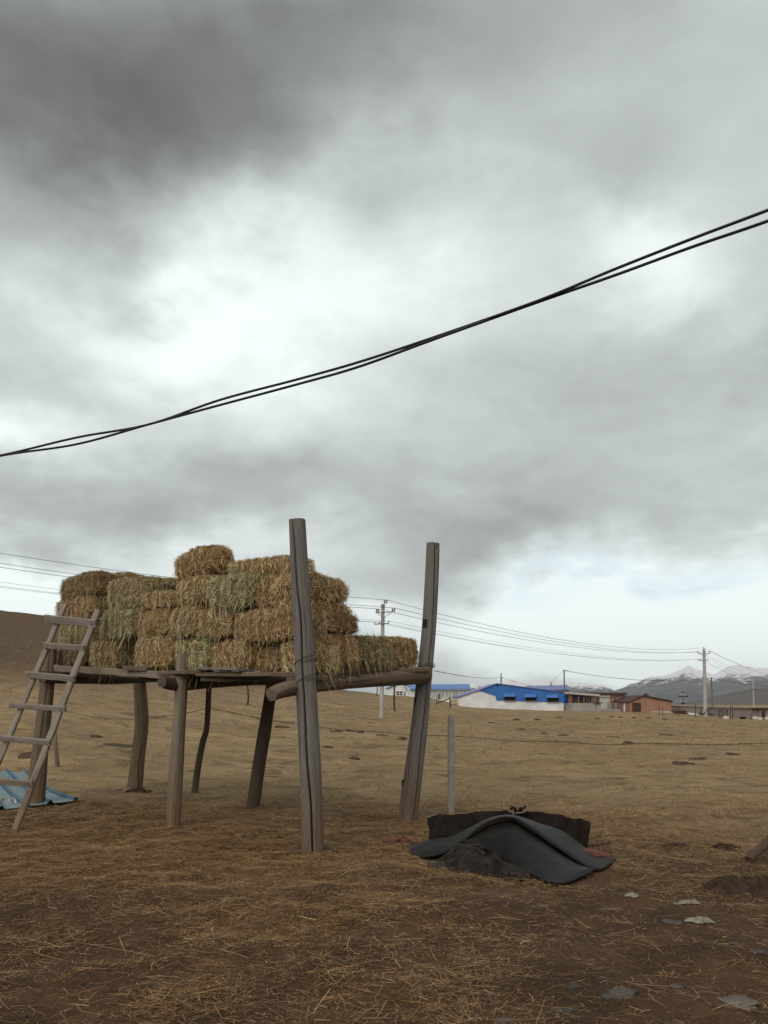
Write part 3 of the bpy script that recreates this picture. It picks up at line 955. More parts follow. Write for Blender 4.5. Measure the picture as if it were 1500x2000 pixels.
def board(mb, a, b, w, t, up=(0, 0, 1), rng=None, n=14, jag=0.004):
    """sawn board from a to b; w across, t along up, edges worn"""
    rng = rng or np.random.default_rng(5)
    a, b = np.asarray(a, float), np.asarray(b, float)
    path = a + (b - a) * np.linspace(0, 1, n)[:, None]
    path[1:-1] += rng.normal(0, jag * 0.5, (n - 2, 3))
    e = min(w, t) * 0.18
    base = np.array([(-w / 2 + e, t / 2), (0, t / 2), (w / 2 - e, t / 2), (w / 2, t / 2 - e), (w / 2, -t / 2 + e), (w / 2 - e, -t / 2), (0, -t / 2), (-w / 2 + e, -t / 2), (-w / 2, -t / 2 + e), (-w / 2, t / 2 - e)])
    secs = [base + rng.normal(0, jag * 0.4, base.shape) for _ in range(n)]
    mb.sweep(path, secs, up, uvo=(rng.uniform(0, 20), rng.uniform(0, 5)))
    return mb


rack = thing('hay_rack', (-2.5, 12.0, 0.0), 'raised timber platform on seven crooked posts carrying the hay bales', 'platform')


def pcol(rows, Y0, Y1=None, sink=0.25):
    """path of a post given photo points from base to top; depth goes from Y0 to Y1"""
    Y1 = Y0 if Y1 is None else Y1
    k = len(rows)
    out = [P(px, py, Y0 + (Y1 - Y0) * i / (k - 1)) for i, (px, py) in enumerate(rows)]
    d = out[0] - out[1]
    out.insert(0, out[0] + d / np.linalg.norm(d) * sink)
    return out


# front right tall post with the long drying crack
post('post', pcol([(611, 1662), (607, 1520), (600, 1380), (593, 1240), (586, 1130), (580.5, 1015)], 9.26, 9.2), [0.128, 0.125, 0.12, 0.116, 0.108, 0.098, 0.090],
     WOOD_GREY, rack, 1, crack=[(0.12, -0.45, 0.07, 0.85, 0.02, 1.0), (0.0, -0.28, 0.02, 0.5, 0.42, 0.62), (-0.9, -0.85, 0.02, 0.12, 0.3, 0.8)], n=90, seg=150, flat=0.03, lump=0.03,
     label='tall grey post split by one long dark crack')
# back right tall post, leaning and bent
post('post', pcol([(795, 1605), (806, 1520), (819, 1420), (829, 1320), (838, 1220), (843, 1130), (845.5, 1062)], 11.6, 11.7), [0.145, 0.142, 0.13, 0.12, 0.108, 0.1, 0.096, 0.094],
     WOOD_GREY, rack, 2, crack=[(0.62, 0.35, 0.06, 0.8, 0.0, 1.0), (-0.55, -0.6, 0.025, 0.2, 0.0, 0.5)], n=80, seg=130, flat=0.0, lump=0.04, label='tall leaning post at the right back corner')
# short pale post in front
post('post', pcol([(337, 1617), (344, 1500), (351, 1390), (358, 1276)], 11.0), [0.098, 0.097, 0.093, 0.087, 0.083], WOOD_PALE, rack, 3,
     crack=[(0.5, 0.7, 0.04, 0.15, 0.5, 1.0)], n=40, label='short pale round post in front of the bales')
# left front post beside the ladder
post('post', pcol([(68, 1574), (78, 1470), (88, 1380), (96, 1300), (99, 1262)], 13.4), [0.15, 0.145, 0.125, 0.115, 0.105, 0.1], WOOD_BROWN, rack, 4,
     crack=[(0.2, 0.4, 0.04, 0.2, 0.3, 1.0)], n=40)
# bent post
post('post', pcol([(263, 1545), (270, 1480), (277, 1420), (276, 1375), (272, 1325)], 15.3), [0.14, 0.135, 0.12, 0.115, 0.115, 0.11], WOOD_BROWN, rack, 5,
     crack=[(0.7, 0.5, 0.05, 0.3, 0.0, 0.5)], n=40, label='bent brown post under the middle of the deck')
# thin crooked stick
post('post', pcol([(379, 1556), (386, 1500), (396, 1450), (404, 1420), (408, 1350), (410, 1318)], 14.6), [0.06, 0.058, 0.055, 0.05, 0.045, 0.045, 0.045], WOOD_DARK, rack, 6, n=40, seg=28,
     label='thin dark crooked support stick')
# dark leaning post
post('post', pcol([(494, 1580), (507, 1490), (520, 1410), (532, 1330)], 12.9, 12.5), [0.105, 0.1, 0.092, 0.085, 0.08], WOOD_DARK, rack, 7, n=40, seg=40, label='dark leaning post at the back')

# slots in the right back post: dark boxes stand in for their shade
for mx, my, mw, mh, yo in ((830, 1217, 0.026, 0.11, 0.094), (813, 1372, 0.026, 0.12, 0.092), (789, 1531, 0.024, 0.10, 0.086)):
    c = P(mx, my, 11.65 - yo)
    mb = MB(); mb.box((c[0], c[1] + 0.022, c[2]), (mw, 0.06, mh), 0.75); mb.build('mortise_shade', DARK, rack)

# bearers: round logs laid across
post('beam', [P(529, 1357, 8.95), P(560, 1346, 9.15), P(640, 1335, 9.85), P(720, 1328, 10.6), P(800, 1322, 11.3), P(832, 1319, 11.55)], [0.072, 0.085, 0.09, 0.095, 0.105, 0.112],
     WOOD_BROWN, rack, 21, up=(0, 0, 1), n=50, seg=48, crack=[(-1.2, -1.5, 0.12, 0.5, 0.0, 0.16)], lump=0.07, label='round log bearer with a split end under the right edge')
post('beam', [P(316, 1331, 10.75), P(345, 1337, 11.0), P(420, 1331, 11.6), P(500, 1328, 12.3), P(545, 1329, 12.75)], [0.075, 0.085, 0.085, 0.08, 0.08],
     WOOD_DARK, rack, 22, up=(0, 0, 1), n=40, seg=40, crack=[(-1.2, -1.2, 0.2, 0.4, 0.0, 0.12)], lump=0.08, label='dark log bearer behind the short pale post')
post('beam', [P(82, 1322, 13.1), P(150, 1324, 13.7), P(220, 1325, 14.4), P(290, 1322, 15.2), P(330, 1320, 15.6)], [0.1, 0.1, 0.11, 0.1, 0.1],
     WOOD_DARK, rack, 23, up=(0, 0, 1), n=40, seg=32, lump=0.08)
post('beam', [P(600, 1312, 9.55), P(655, 1308, 10.1), P(720, 1304, 10.7), P(768, 1301, 11.2)], [0.055, 0.07, 0.085, 0.07], WOOD_BROWN, rack, 24, up=(0, 0, 1), n=30, seg=40, lump=0.07,
     label='short round log under the right bales')
rng = np.random.default_rng(31)
PLANKS = [  # a(px,py,Y) b w t mat
    ((598, 1318, 9.35), (392, 1317, 10.55), 0.16, 0.055, WOOD_BROWN), ((640, 1321, 9.5), (395, 1325, 10.5), 0.05, 0.085, WOOD_DARK),
    ((404, 1311, 10.45), (318, 1316, 11.25), 0.17, 0.05, WOOD_BROWN), ((480, 1309, 9.95), (398, 1306, 10.5), 0.24, 0.03, WOOD_GREY),
    ((345, 1321, 10.95), (108, 1305, 13.2), 0.06, 0.10, WOOD_PALE), ((330, 1326, 11.6), (105, 1316, 13.6), 0.20, 0.05, WOOD_DARK),
    ((300, 1308, 11.5), (258, 1305, 11.75), 0.30, 0.06, WOOD_BROWN), ((834, 1307, 11.40), (775, 1310, 11.05), 0.10, 0.065, WOOD_BROWN),
    ((640, 1325, 9.45), (560, 1328, 9.42), 0.12, 0.06, WOOD_BROWN),
]
for a, b, w, t, m in PLANKS:
    mb = MB(); board(mb, P(*a), P(*b), w, t, rng=rng, jag=0.006); mb.build('plank', m, rack)
# deck boards running lengthways below the bales
for k in range(7):
    off = 0.28 + k * 0.33
    a2 = DO + DN * off + DU * (0.03 + 0.22 * off)
    b2 = DO + DN * off + DU * 5.9
    z1, z2 = 1.90 + 0.02 * k, 2.12
    mb = MB(); board(mb, (a2[0], a2[1], z1), (b2[0], b2[1], z2), 0.30, 0.045, rng=rng, jag=0.004, n=20); mb.build('deck_board', WOOD_DARK, rack)


def ring_wire(c, r, tilt, mat, name, parent, turns=1.15, rad=0.0042):
    s = np.linspace(0, 2 * math.pi * turns, int(40 * turns))
    pts = np.column_stack([c[0] + r * np.sin(s), c[1] - r * np.cos(s), c[2] + tilt * np.sin(s + 0.6) * r + np.linspace(0, 0.05, len(s))])
    mb = MB(); mb.tube(pts, rad, 6, up=(0, 0, 1)); return mb.build(name, mat, parent)


ring_wire(P(596, 1298, 9.23), 0.122, 0.42, WIRE, 'wire_tie', rack)
ring_wire(P(599, 1336, 9.23), 0.124, 0.5, WIRE, 'wire_tie', rack)
ring_wire(P(832, 1306, 11.64), 0.125, 0.2, WIRE, 'wire_tie', rack, 2.2)
# hanging hook under the log
mb = MB(); s = np.linspace(0, 4.2, 16)
hk = P(372, 1343, 11.1)
mb.tube(np.column_stack([hk[0] + 0.03 * np.sin(s), np.full(16, hk[1]), hk[2] + 0.03 * np.cos(s)]), 0.005, 6); mb.build('hook', WIRE, rack)

# ------------------------------------------------------------------ ladder
ladder = thing('ladder', P(30, 1620, 10.8), 'weathered home made wooden ladder leaning on the left end of the hay', 'ladder')
LB = [P(-56, 1612, 11.0), P(127.2, 1181, 12.61)]
RB = [P(29, 1622, 10.75), P(191.5, 1192, 12.3)]
for q in (LB, RB):
    mb = MB()
    q0 = q[0] - (q[1] - q[0]) / np.linalg.norm(q[1] - q[0]) * 0.04
    board(mb, q0, q[1], 0.085 if q is RB else 0.075, 0.06, up=(0, -1, 0.3), rng=rng, n=24); mb.build('rail', WOOD_LADDER, ladder)
RUNGS = [((88, 1208), (188, 1218)), ((86, 1260), (165, 1266)), ((51, 1317), (145, 1326)), ((19, 1377), (128, 1385)), ((-28, 1438), (99, 1451)), ((-75, 1521), (65, 1531))]


def rail_depth(px, py, q):
    t = (py - (HZ - (q[0][2] - EYE) / q[0][1] * F)) / ((HZ - (q[1][2] - EYE) / q[1][1] * F) - (HZ - (q[0][2] - EYE) / q[0][1] * F))
    # perspective-correct
    return 1 / ((1 - t) / q[0][1] + t / q[1][1])


for (a, b), th in zip(RUNGS, (0.115, 0.085, 0.09, 0.075, 0.08, 0.085)):
    mb = MB()
    A = P(*a, rail_depth(*a, LB) - 0.065); B = P(*b, rail_depth(*b, RB) - 0.065)
    board(mb, A, B, 0.045, th, up=(0, -0.35, 1), rng=rng, n=12)
    r_ = mb.build('rung', WOOD_LADDER, ladder)
    for p0, s in ((A, 1), (B, -1)):
        for dz_ in (-0.018, 0.015):
            c = p0 + (B - A) / np.linalg.norm(B - A) * s * 0.07 + np.array([0, -0.026, dz_])
            mb = MB(); mb.tube([c, c + np.array([0, -0.006, 0])], 0.006, 6, up=(0, 0, 1)); mb.build('nail', WIRE, r_)

# ------------------------------------------------------------------ sheet of roofing by the ladder
def build_sheet():
    t = thing('roofing_sheet', ground_at(60, 1570, 8, 40), 'bent pale blue ribbed metal roofing sheet lying on the ground behind the ladder', 'roofing sheet')
    # corners in photo: back edge from (-60,1508) to (62,1503), front edge from (-30,1590) to (158,1571)
    A, B = P(-70, 1512, 15.2), P(60, 1506, 15.4)
    D, C = P(-20, 1606, 12.6), P(160, 1570, 13.6)
    A[2], B[2] = Hs(A[0], A[1]) + 0.30, Hs(B[0], B[1]) + 0.22
    for q in (C, D): q[2] = Hs(q[0], q[1]) + 0.02
    nu, nv = 61, 14
    def pt(u, v):
        p = (A * (1 - u) + B * u) * (1 - v) + (D * (1 - u) + C * u) * v
        p = p + np.array([0, 0, -0.10 * math.sin(v * math.pi) * (0.4 + 0.6 * u)])
        return p
    ribs = [0.12, 0.38, 0.64, 0.93]
    def rib(u):
        return max(max(0.0, 1 - abs(u - r) / 0.035) for r in ribs)
    V = np.array([pt(u, v) + np.array([0, 0, 0.05 * min(1, rib(u) * 1.6)]) for v in np.linspace(0, 1, nv) for u in np.linspace(0, 1, nu)])
    Fc = [[i * nu + j, (i + 1) * nu + j, (i + 1) * nu + j + 1, i * nu + j + 1] for i in range(nv - 1) for j in range(nu - 1)]
    o = mesh_obj('panel', V, Fc, ROOFSHEET, t)
    sol = o.modifiers.new('thick', 'SOLIDIFY'); sol.thickness = 0.004
    for r in ribs:      # painted ribs
        V = []
        for v in np.linspace(0, 1, nv):
            for du, hz in ((-0.034, 0.004), (-0.015, 0.056), (0.015, 0.056), (0.034, 0.004)):
                V.append(pt(min(1, r + du), v) + np.array([0, 0, hz]))
        Fc = [[i * 4 + j, (i + 1) * 4 + j, (i + 1) * 4 + j + 1, i * 4 + j + 1] for i in range(nv - 1) for j in range(3)]
        o = mesh_obj('rib', V, Fc, RIBBLUE, t)
        sol = o.modifiers.new('thick', 'SOLIDIFY'); sol.thickness = 0.003


build_sheet()


def crumple(name, c, size, mat, seed, label, cat, h=0.05, res=30, group=None, rot=0.0, rag=0.25):
    """thin crumpled piece lying on the ground"""
    rng = np.random.default_rng(seed)
    g = np.linspace(-1, 1, res)
    U, Vv = np.meshgrid(g, g)
    ph = np.arctan2(Vv, U); rr = np.maximum(np.abs(U), np.abs(Vv))
    k = 1 + rag * vnoise(np.cos(ph) * 1.7 + seed, np.sin(ph) * 1.7, seed=seed)
    nrm = np.maximum(np.hypot(U, Vv), 1e-6)
    Ud, Vd = U / nrm * rr * k, Vv / nrm * rr * k
    x = Ud * size[0] / 2; y = Vd * size[1] / 2
    ca, sa = math.cos(rot), math.sin(rot)
    X = c[0] + x * ca - y * sa; Y = c[1] + x * sa + y * ca
    Z = H(X, Y) + 0.008 + h * np.abs(fbm(U * 1.6 + seed, Vv * 1.6, seed=seed + 3, octv=4, gain=0.55)) * (1 - rr ** 4 * 0.8)
    V = np.column_stack([X.ravel(), Y.ravel(), Z.ravel()])
    Fc = [[i * res + j, i * res + j + 1, (i + 1) * res + j + 1, (i + 1) * res + j] for i in range(res - 1) for j in range(res - 1)]
    o = mesh_obj(name, V, Fc, mat)
    sol = o.modifiers.new('thick', 'SOLIDIFY'); sol.thickness = 0.003
    return tag(o, label, cat, group)


g0 = ground_at(18, 1572, 8, 40)
crumple('foil_scrap', (g0[0], g0[1] - 0.05, 0), (0.45, 0.35), FOIL, 5, 'crumpled silver foil lying on the blue roofing sheet at the left edge', 'foil', h=0.13)
g0 = ground_at(2, 1582, 8, 40)
crumple('blue_cloth', (g0[0], g0[1] - 0.05, 0), (0.22, 0.2), plain_mat('navy_cloth', (0.015, 0.02, 0.05), (0.03, 0.04, 0.09), 9, 0.8, 0.3), 6, 'navy cloth scrap beside the silver foil at the left edge', 'cloth', h=0.12)

# ------------------------------------------------------------------ mound under rubber mats
def sheet_grid(V2, name, mat, th, parent=None, smooth=True):
    V2 = np.asarray(V2); nr, nc = V2.shape[:2]
    Fc = [[i * nc + j, i * nc + j + 1, (i + 1) * nc + j + 1, (i + 1) * nc + j] for i in range(nr - 1) for j in range(nc - 1)]
    o = mesh_obj(name, V2.reshape(-1, 3), Fc, mat, parent, smooth=smooth)
    s = o.modifiers.new('thick', 'SOLIDIFY'); s.thickness = th; s.offset = -1 if th > 0 else 1
    return o


def z5(a, b):        # zoomed crop (740..1240, 1540..1780 at 3x) -> photo pixels
    return 740 + a / 3.0, 1540 + b / 3.0


def build_pile():
    # upper mat: an arch seen end-on. front edge photo points with depth
    fe = [(185, 392, 8.93), (300, 392, 8.86), (390, 366, 8.82), (450, 332, 8.78), (530, 268, 8.75), (610, 205, 8.72), (690, 170, 8.70), (760, 160, 8.68), (820, 180, 8.64),
          (900, 232, 8.55), (1000, 305, 8.44), (1100, 378, 8.32), (1200, 442, 8.2), (1260, 470, 8.14), (1312, 481, 8.12)]
    be = [(190, 340, 9.4), (300, 300, 9.5), (400, 285, 9.5), (460, 262, 9.5), (560, 215, 9.5), (640, 185, 9.5), (720, 168, 9.5), (800, 170, 9.45), (900, 195, 9.4),
          (1000, 222, 9.32), (1080, 252, 9.25), (1150, 298, 9.15), (1230, 362, 8.95), (1300, 405, 8.75), (1392, 428, 8.57)]
    f = smooth_path([P(*z5(a, b), Y) for a, b, Y in fe], 60)
    b = smooth_path([P(*z5(a, c), Y) for a, c, Y in be], 60)
    rows = []
    for t in np.linspace(0, 1, 14):
        r = f * (1 - t) + b * t
        r[:, 2] += 0.02 * math.sin(t * math.pi) + 0.006 * fbm(np.arange(60) * .15, np.full(60, t * 3), seed=4, octv=2)
        rows.append(r)
    g = np.array(rows)
    g[:, :, 2] = np.maximum(g[:, :, 2], H(g[:, :, 0], g[:, :, 1]) + 0.035)
    o = sheet_grid(g, 'rubber_mat', RUBBER, 0.022)
    tag(o, 'arched black rubber mat draped over the top of the pile, edges curling at both sides', 'rubber mat', 'rubber mats over the pile')
    # lower mat leaning on the front
    top = [(470, 338, 8.84), (560, 278, 8.82), (640, 226, 8.8), (720, 200, 8.78), (790, 196, 8.76), (880, 250, 8.68), (980, 322, 8.56), (1080, 394, 8.42), (1180, 454, 8.28), (1262, 494, 8.04)]
    bot = [(500, 332, 8.7), (610, 350, 8.55), (680, 392, 8.36), (750, 440, 8.14), (830, 492, 7.9), (900, 530, 7.7), (960, 556, 7.54), (1010, 574, 7.42), (1068, 572, 7.42), (1245, 503, 7.92)]
    tp = smooth_path([P(*z5(a, c), Y) for a, c, Y in top], 50)
    bt = smooth_path([P(*z5(a, c), Y) for a, c, Y in bot], 50)
    rows = []
    for t in np.linspace(0, 1, 16):
        r = tp * (1 - t) + bt * t
        r[:, 2] += (0.035 * math.sin(t * math.pi)) + 0.006 * fbm(np.arange(50) * .12, np.full(50, t * 3), seed=14, octv=2)
        rows.append(r)
    g = np.array(rows)
    g[:, :, 2] = np.maximum(g[:, :, 2], H(g[:, :, 0], g[:, :, 1]) + 0.03)
    o = sheet_grid(g, 'rubber_mat', RUBBER, 0.016)
    tag(o, 'flat dark rubber mat sloping down the pile front to a point', 'rubber mat', 'rubber mats over the pile')
    # felt panel standing behind
    top = [(286, 182), (340, 160), (430, 155), (540, 146), (640, 136), (720, 134), (800, 130), (880, 138), (980, 146), (1080, 162), (1140, 178), (1190, 180), (1242, 200)]
    bot = [(298, 280), (350, 285), (440, 290), (560, 300), (640, 305), (720, 310), (800, 315), (880, 318), (980, 320), (1080, 325), (1140, 330), (1190, 345), (1218, 352)]
    n = 60
    YB = np.concatenate([np.linspace(9.9, 9.8, 30), np.linspace(9.8, 9.35, 30)])
    tp = smooth_path([P(*z5(a, c), 9.8) for a, c in top], n); bt = smooth_path([P(*z5(a, c), 9.8) for a, c in bot], n)
    rows = []
    for t in np.linspace(0, 1, 12):
        r = tp * (1 - t) + bt * t
        r = (r - np.array([0, 0, EYE])) / 9.8 * (YB + 0.12 * (1 - t))[:, None] + np.array([0, 0, EYE])
        r[:, 1] += 0.018 * fbm(np.arange(n) * .22, np.full(n, t * 2.0), seed=24, octv=3)
        if t == 0: r[:, 2] += 0.012 * fbm(np.arange(n) * .5, np.zeros(n), seed=25, octv=3)
        rows.append(r)
    # carry on to the ground
    last = rows[-1].copy(); last[:, 2] = H(last[:, 0], last[:, 1]) - 0.02
    rows.append(last)
    o = sheet_grid(np.array(rows), 'felt_sheet', FELT, 0.03)
    tag(o, 'stiff blackish brown sheet standing upright behind the rubber mats', 'felt sheet')
    # crumpled plastic spilling out in front
    outline = [(280, 462), (330, 440), (400, 390), (460, 335), (540, 330), (610, 345), (680, 385), (740, 430), (820, 480), (900, 530), (930, 556)]
    lower = [(290, 466), (330, 478), (400, 484), (470, 510), (540, 512), (600, 520), (660, 525), (720, 545), (780, 553), (850, 548), (925, 545)]
    tp = smooth_path([P(*z5(a, c), 8.55 - 0.85 * i / 10) for i, (a, c) in enumerate(outline)], 90)
    lw = []
    for a, c in lower:
        gg = ground_at(*z5(a, c), 6, 14); lw.append(gg)
    bt = smooth_path(lw, 90)
    rows = []
    for t in np.linspace(0, 1, 40):
        r = tp * (1 - t) + bt * t
        amp = 0.055 * math.sin(min(1, t * 1.05 + .05) * math.pi) ** 0.6 + 0.012
        r[:, 2] += amp * (0.8 * fbm(np.arange(90) * .055, np.full(90, t * 5.5), seed=64, octv=4, gain=0.5) + 0.3)
        r[:, 1] += 0.04 * fbm(np.arange(90) * .07, np.full(90, t * 5.0), seed=65, octv=3)
        rows.append(r)
    g = np.array(rows); g[:, :, 2] = np.maximum(g[:, :, 2], H(g[:, :, 0], g[:, :, 1]) + 0.02)
    o = sheet_grid(g, 'plastic_sheet', TARP, 0.004)
    tag(o, 'crumpled black plastic sheet spilling out from under the front of the rubber mats', 'plastic sheet')
    # the heap that carries the mats
    k = 40
    U, Vv = np.meshgrid(np.linspace(-1, 1, k), np.linspace(-1, 1, k))
    c = P(*z5(760, 420), 9.35)
    X = c[0] + U * 0.85; Y = 9.05 + Vv * 0.45
    Z = H(X, Y) - 0.01 + 0.26 * np.exp(-(U * 2.0) ** 2 - (Vv * 1.5) ** 2) + 0.02 * fbm(X * 9, Y * 9, seed=5, octv=3) - 0.05 * np.maximum(np.abs(U), np.abs(Vv)) ** 4
    Fc = [[i * k + j, i * k + j + 1, (i + 1) * k + j + 1, (i + 1) * k + j] for i in range(k - 1) for j in range(k - 1)]
    o = mesh_obj('dung_heap', np.column_stack([X.ravel(), Y.ravel(), Z.ravel()]), Fc, DIRT, smooth=True)
    tag(o, 'dark heap bulging up beneath the rubber mats', 'heap')
    # rope knot on top
    rg = np.random.default_rng(8)
    kn = P(*z5(800, 128), 9.78)
    t = thing('rope_bundle', kn, 'tangled pinkish rope knot lying on the top edge of the upright dark sheet', 'rope')
    for q, (mm, rad) in enumerate(((ROPE, 0.011), (FELT, 0.012))):
        s = np.linspace(0, 1, 60)
        pts = np.column_stack([kn[0] + 0.075 * np.sin(s * 17 + q) * (0.5 + s) + 0.03 * np.cos(s * 31), kn[1] - 0.02 + 0.04 * np.cos(s * 13 + q), kn[2] + 0.01 + 0.035 * np.sin(s * 23 + q * 2)])
        mb = MB(); mb.tube(pts, rad, 6, up=(0.3, 0.9, 0.2)); mb.build('cord', mm, t, True)
    tail = MB(); tail.tube([kn + np.array([-.03, -.03, 0.02]), kn + np.array([-.05, -.16, -0.03]), kn + np.array([-.03, -.2, -0.08])], 0.008, 6); tail.build('cord', ROPE, t)


build_pile()


def loose_brick(c, rz, label, tilt=0.0, L=0.23, Wd=0.115, Hh=0.06):
    rg = np.random.default_rng(int(abs(c[0]) * 1000))
    mb = MB()
    a = np.array([-L / 2 * math.cos(rz), -L / 2 * math.sin(rz), Hh / 2 - L / 2 * math.sin(tilt)])
    board(mb, np.asarray(c) + a, np.asarray(c) + np.array([L / 2 * math.cos(rz), L / 2 * math.sin(rz), Hh / 2 + L / 2 * math.sin(tilt)]), Wd, Hh, rng=rg, n=7, jag=0.004)
    o = mb.build('brick', REDBRICK)
    return tag(o, label, 'brick', 'loose red bricks')


gb = ground_at(768, 1648, 6, 16); loose_brick((gb[0], gb[1], gb[2] + 0.01), 0.95, 'larger reddish brick lying on straw left of the rubber mats', 0.12, 0.24, 0.16)
gb = ground_at(793, 1648, 6, 16); loose_brick((gb[0], gb[1], gb[2] + 0.0), 0.1, 'small red half brick next to the larger brick left of the rubber mats', 0.0, 0.13, 0.11)
pb = P(1164, 1668, 8.78); loose_brick(pb - np.array([0, 0, .03]), -0.15, 'red brick weighing down the right tail of the arched rubber mat', -0.18, 0.27, 0.12)


# ------------------------------------------------------------------ stones, scraps and heaps
def stone(px, py, wpx, hpx, mat, label, seed, group='grey stones on the bare earth', flat=0.30):
    g = ground_at(px, py, 3, 60)
    rg = np.random.default_rng(seed)
    w = wpx / F * g[1] / 2 * 0.85
    k1, k2 = 30, 14
    V, Fc = [], []
    th = np.linspace(0, 2 * math.pi, k1, endpoint=False)
    for i in range(k2 + 1):
        ph = -math.pi / 2 + math.pi * i / k2
        V.append(np.column_stack([np.cos(th) * math.cos(ph), np.sin(th) * math.cos(ph), np.full(k1, math.sin(ph))]))
    V = np.vstack(V)
    V = np.sign(V) * np.abs(V) ** 0.75
    rr = 1 + 0.55 * fbm(V[:, 0] * 1.5 + seed, V[:, 1] * 1.5, V[:, 2] * 0.5, seed=seed, octv=4)
    V[:, 2] = np.where(V[:, 2] > 0.45, 0.45 + (V[:, 2] - 0.45) * 0.3, V[:, 2])
    V = V * rr[:, None] * np.array([w, w * rg.uniform(0.55, 0.85), w * flat * rg.uniform(.8, 1.1)])
    a = rg.uniform(-0.5, 0.5)
    V = np.column_stack([V[:, 0] * math.cos(a) - V[:, 1] * math.sin(a), V[:, 0] * math.sin(a) + V[:, 1] * math.cos(a), V[:, 2]])
    for i in range(k2):
        for j in range(k1):
            Fc.append([i * k1 + j, i * k1 + (j + 1) % k1, (i + 1) * k1 + (j + 1) % k1, (i + 1) * k1 + j])
    V = V + np.array([g[0], g[1], g[2] + w * flat * 0.05])
    o = mesh_obj('stone', V, Fc, mat, smooth=True)
    return tag(o, label, 'stone', group)


STONES = [
    (1440, 1963, 92, 26, PALESTONE, 'large pale flat stone at the bottom right corner'),
    (1208, 1944, 72, 30, STONE, 'wide grey stone slab left of the large pale corner stone'),
    (1120, 1928, 38, 14, STONE, 'flat grey stone up left of the wide grey slab'),
    (1105, 1975, 46, 16, STONE, 'low flat stone at the bottom edge, down left of the wide grey slab'),
    (983, 1993, 34, 18, STONE, 'grey stone cut by the bottom edge of the picture'),
    (1320, 1930, 38, 14, STONE, 'flat stone between the wide slab and the large corner stone'),
    (1318, 1803, 46, 16, STONE, 'bluish grey flat stone just left of the pale plastic strip'),
    (760, 1776, 26, 16, STONE, 'round pinkish stone in front of the tall cracked post, under the mats'),
    (775, 1861, 20, 13, STONE, 'small dark grey stone in the middle foreground'),
    (1001, 1867, 20, 8, STONE, 'small flat stone straight below the mats in the foreground'),
    (954, 1942, 22, 10, STONE, 'small bluish stone at the lower middle'),
    (1172, 1910, 18, 9, STONE, 'small stone above the wide grey slab'),
    (1434, 1842, 24, 12, STONE, 'grey stone below the dark dirt heap on the right'),
    (1482, 1860, 30, 12, STONE, 'grey stone near the right edge below the dirt heap'),
    (1110, 1803, 16, 9, PALESTONE, 'little pale stone in front of the mats'),
    (470, 1920, 20, 9, STONE, 'dark oval stone lying on straw in the left foreground'),
    (325, 1877, 11, 7, PALESTONE, 'tiny pale pebble in the left foreground'),
    (1284, 1678, 13, 7, PALESTONE, 'tiny pale pebble right of the mats'),
    (578, 1663, 14, 7, STONE, 'small stone at the foot of the tall cracked post'),
    (668, 1641, 12, 7, PALESTONE, 'small pale stone right of the tall cracked post'),
    (722, 1648, 11, 5, PALESTONE, 'white pebble between the tall post and the bricks'),
    (1246, 1643, 14, 8, STONE, 'pale grey stone on the grass behind the right end of the mats'),
    (1392, 1928, 14, 7, STONE, 'pebble beside the large corner stone'),
    (45, 1985, 18, 8, STONE, 'grey stone in the bottom left corner'),
]
for i, (a, b, w, h, m, lb) in enumerate(STONES):
    stone(a, b, w, h, m, lb, 100 + i)
SCRAPS = [
    (1234, 1750, 26, 0.5, 'small white plastic scrap in front of the right end of the mats', 0.3),
    (1346, 1766, 46, 0.45, 'torn pale plastic sheet scrap right of the small white scrap', -0.25),
    (1366, 1800, 52, 0.35, 'long creamy plastic strip lying on the bare earth on the right', -0.45),
    (221, 1432, 11, 0.5, 'white paper scrap on the pasture behind the bent post', 0.0),
    (1036, 1506, 10, 0.6, 'white litter speck on the pasture behind the concrete fence post', 0.0),
    (1228, 1558, 10, 0.6, 'white litter scrap on the pasture right of the mats', 0.4),
    (1287, 1598, 14, 0.5, 'white litter scrap on the grass nearest the right side of the pile', 0.2),
]
for i, (a, b, w, asp, lb, rz) in enumerate(SCRAPS):
    g = ground_at(a, b, 3, 80)
    ww = w / F * g[1]
    crumple('plastic_scrap', (g[0], g[1], 0), (ww, ww * asp * 2.2), PLASTIC, 40 + i, lb, 'plastic scrap', h=min(0.03, ww * 0.13), res=18, rot=rz, group='pale litter scraps', rag=0.5)


def heap(px, py, wpx, hgt, mat, label, seed, depth=0.6, group='dirt mounds', k=26, clod=0.2):
    g = ground_at(px, py, 3, 100)
    w = wpx / F * g[1] / 2
    U, Vv = np.meshgrid(np.linspace(-1, 1, k), np.linspace(-1, 1, k))
    r = np.hypot(U, Vv)
    sc = 3.0
    r2 = r + 0.35 * vnoise(U * 1.6 + seed, Vv * 1.6, seed=seed)
    X = g[0] + U * w; Y = g[1] + w * depth + Vv * w * depth
    prof = np.clip(1 - r2 ** 2, 0, 1) ** 0.8
    Z = H(X, Y) - 0.012 - 0.03 * (r > 0.98) + hgt * prof * (1 + clod * fbm(U * 3 + seed, Vv * 3, seed=seed + 9, octv=5, gain=0.55)) + 0.02 * (prof > 0) * hgt
    V = np.column_stack([X.ravel(), Y.ravel(), Z.ravel()])
    Fc = [[i * k + j, i * k + j + 1, (i + 1) * k + j + 1, (i + 1) * k + j] for i in range(k - 1) for j in range(k - 1)]
    keep = prof.ravel() > 0
    Fc = [f for f in Fc if any(keep[q] for q in f)]
    o = mesh_obj('dirt_mound', V, Fc, mat, smooth=True)
    return tag(o, label, 'dirt mound', group)


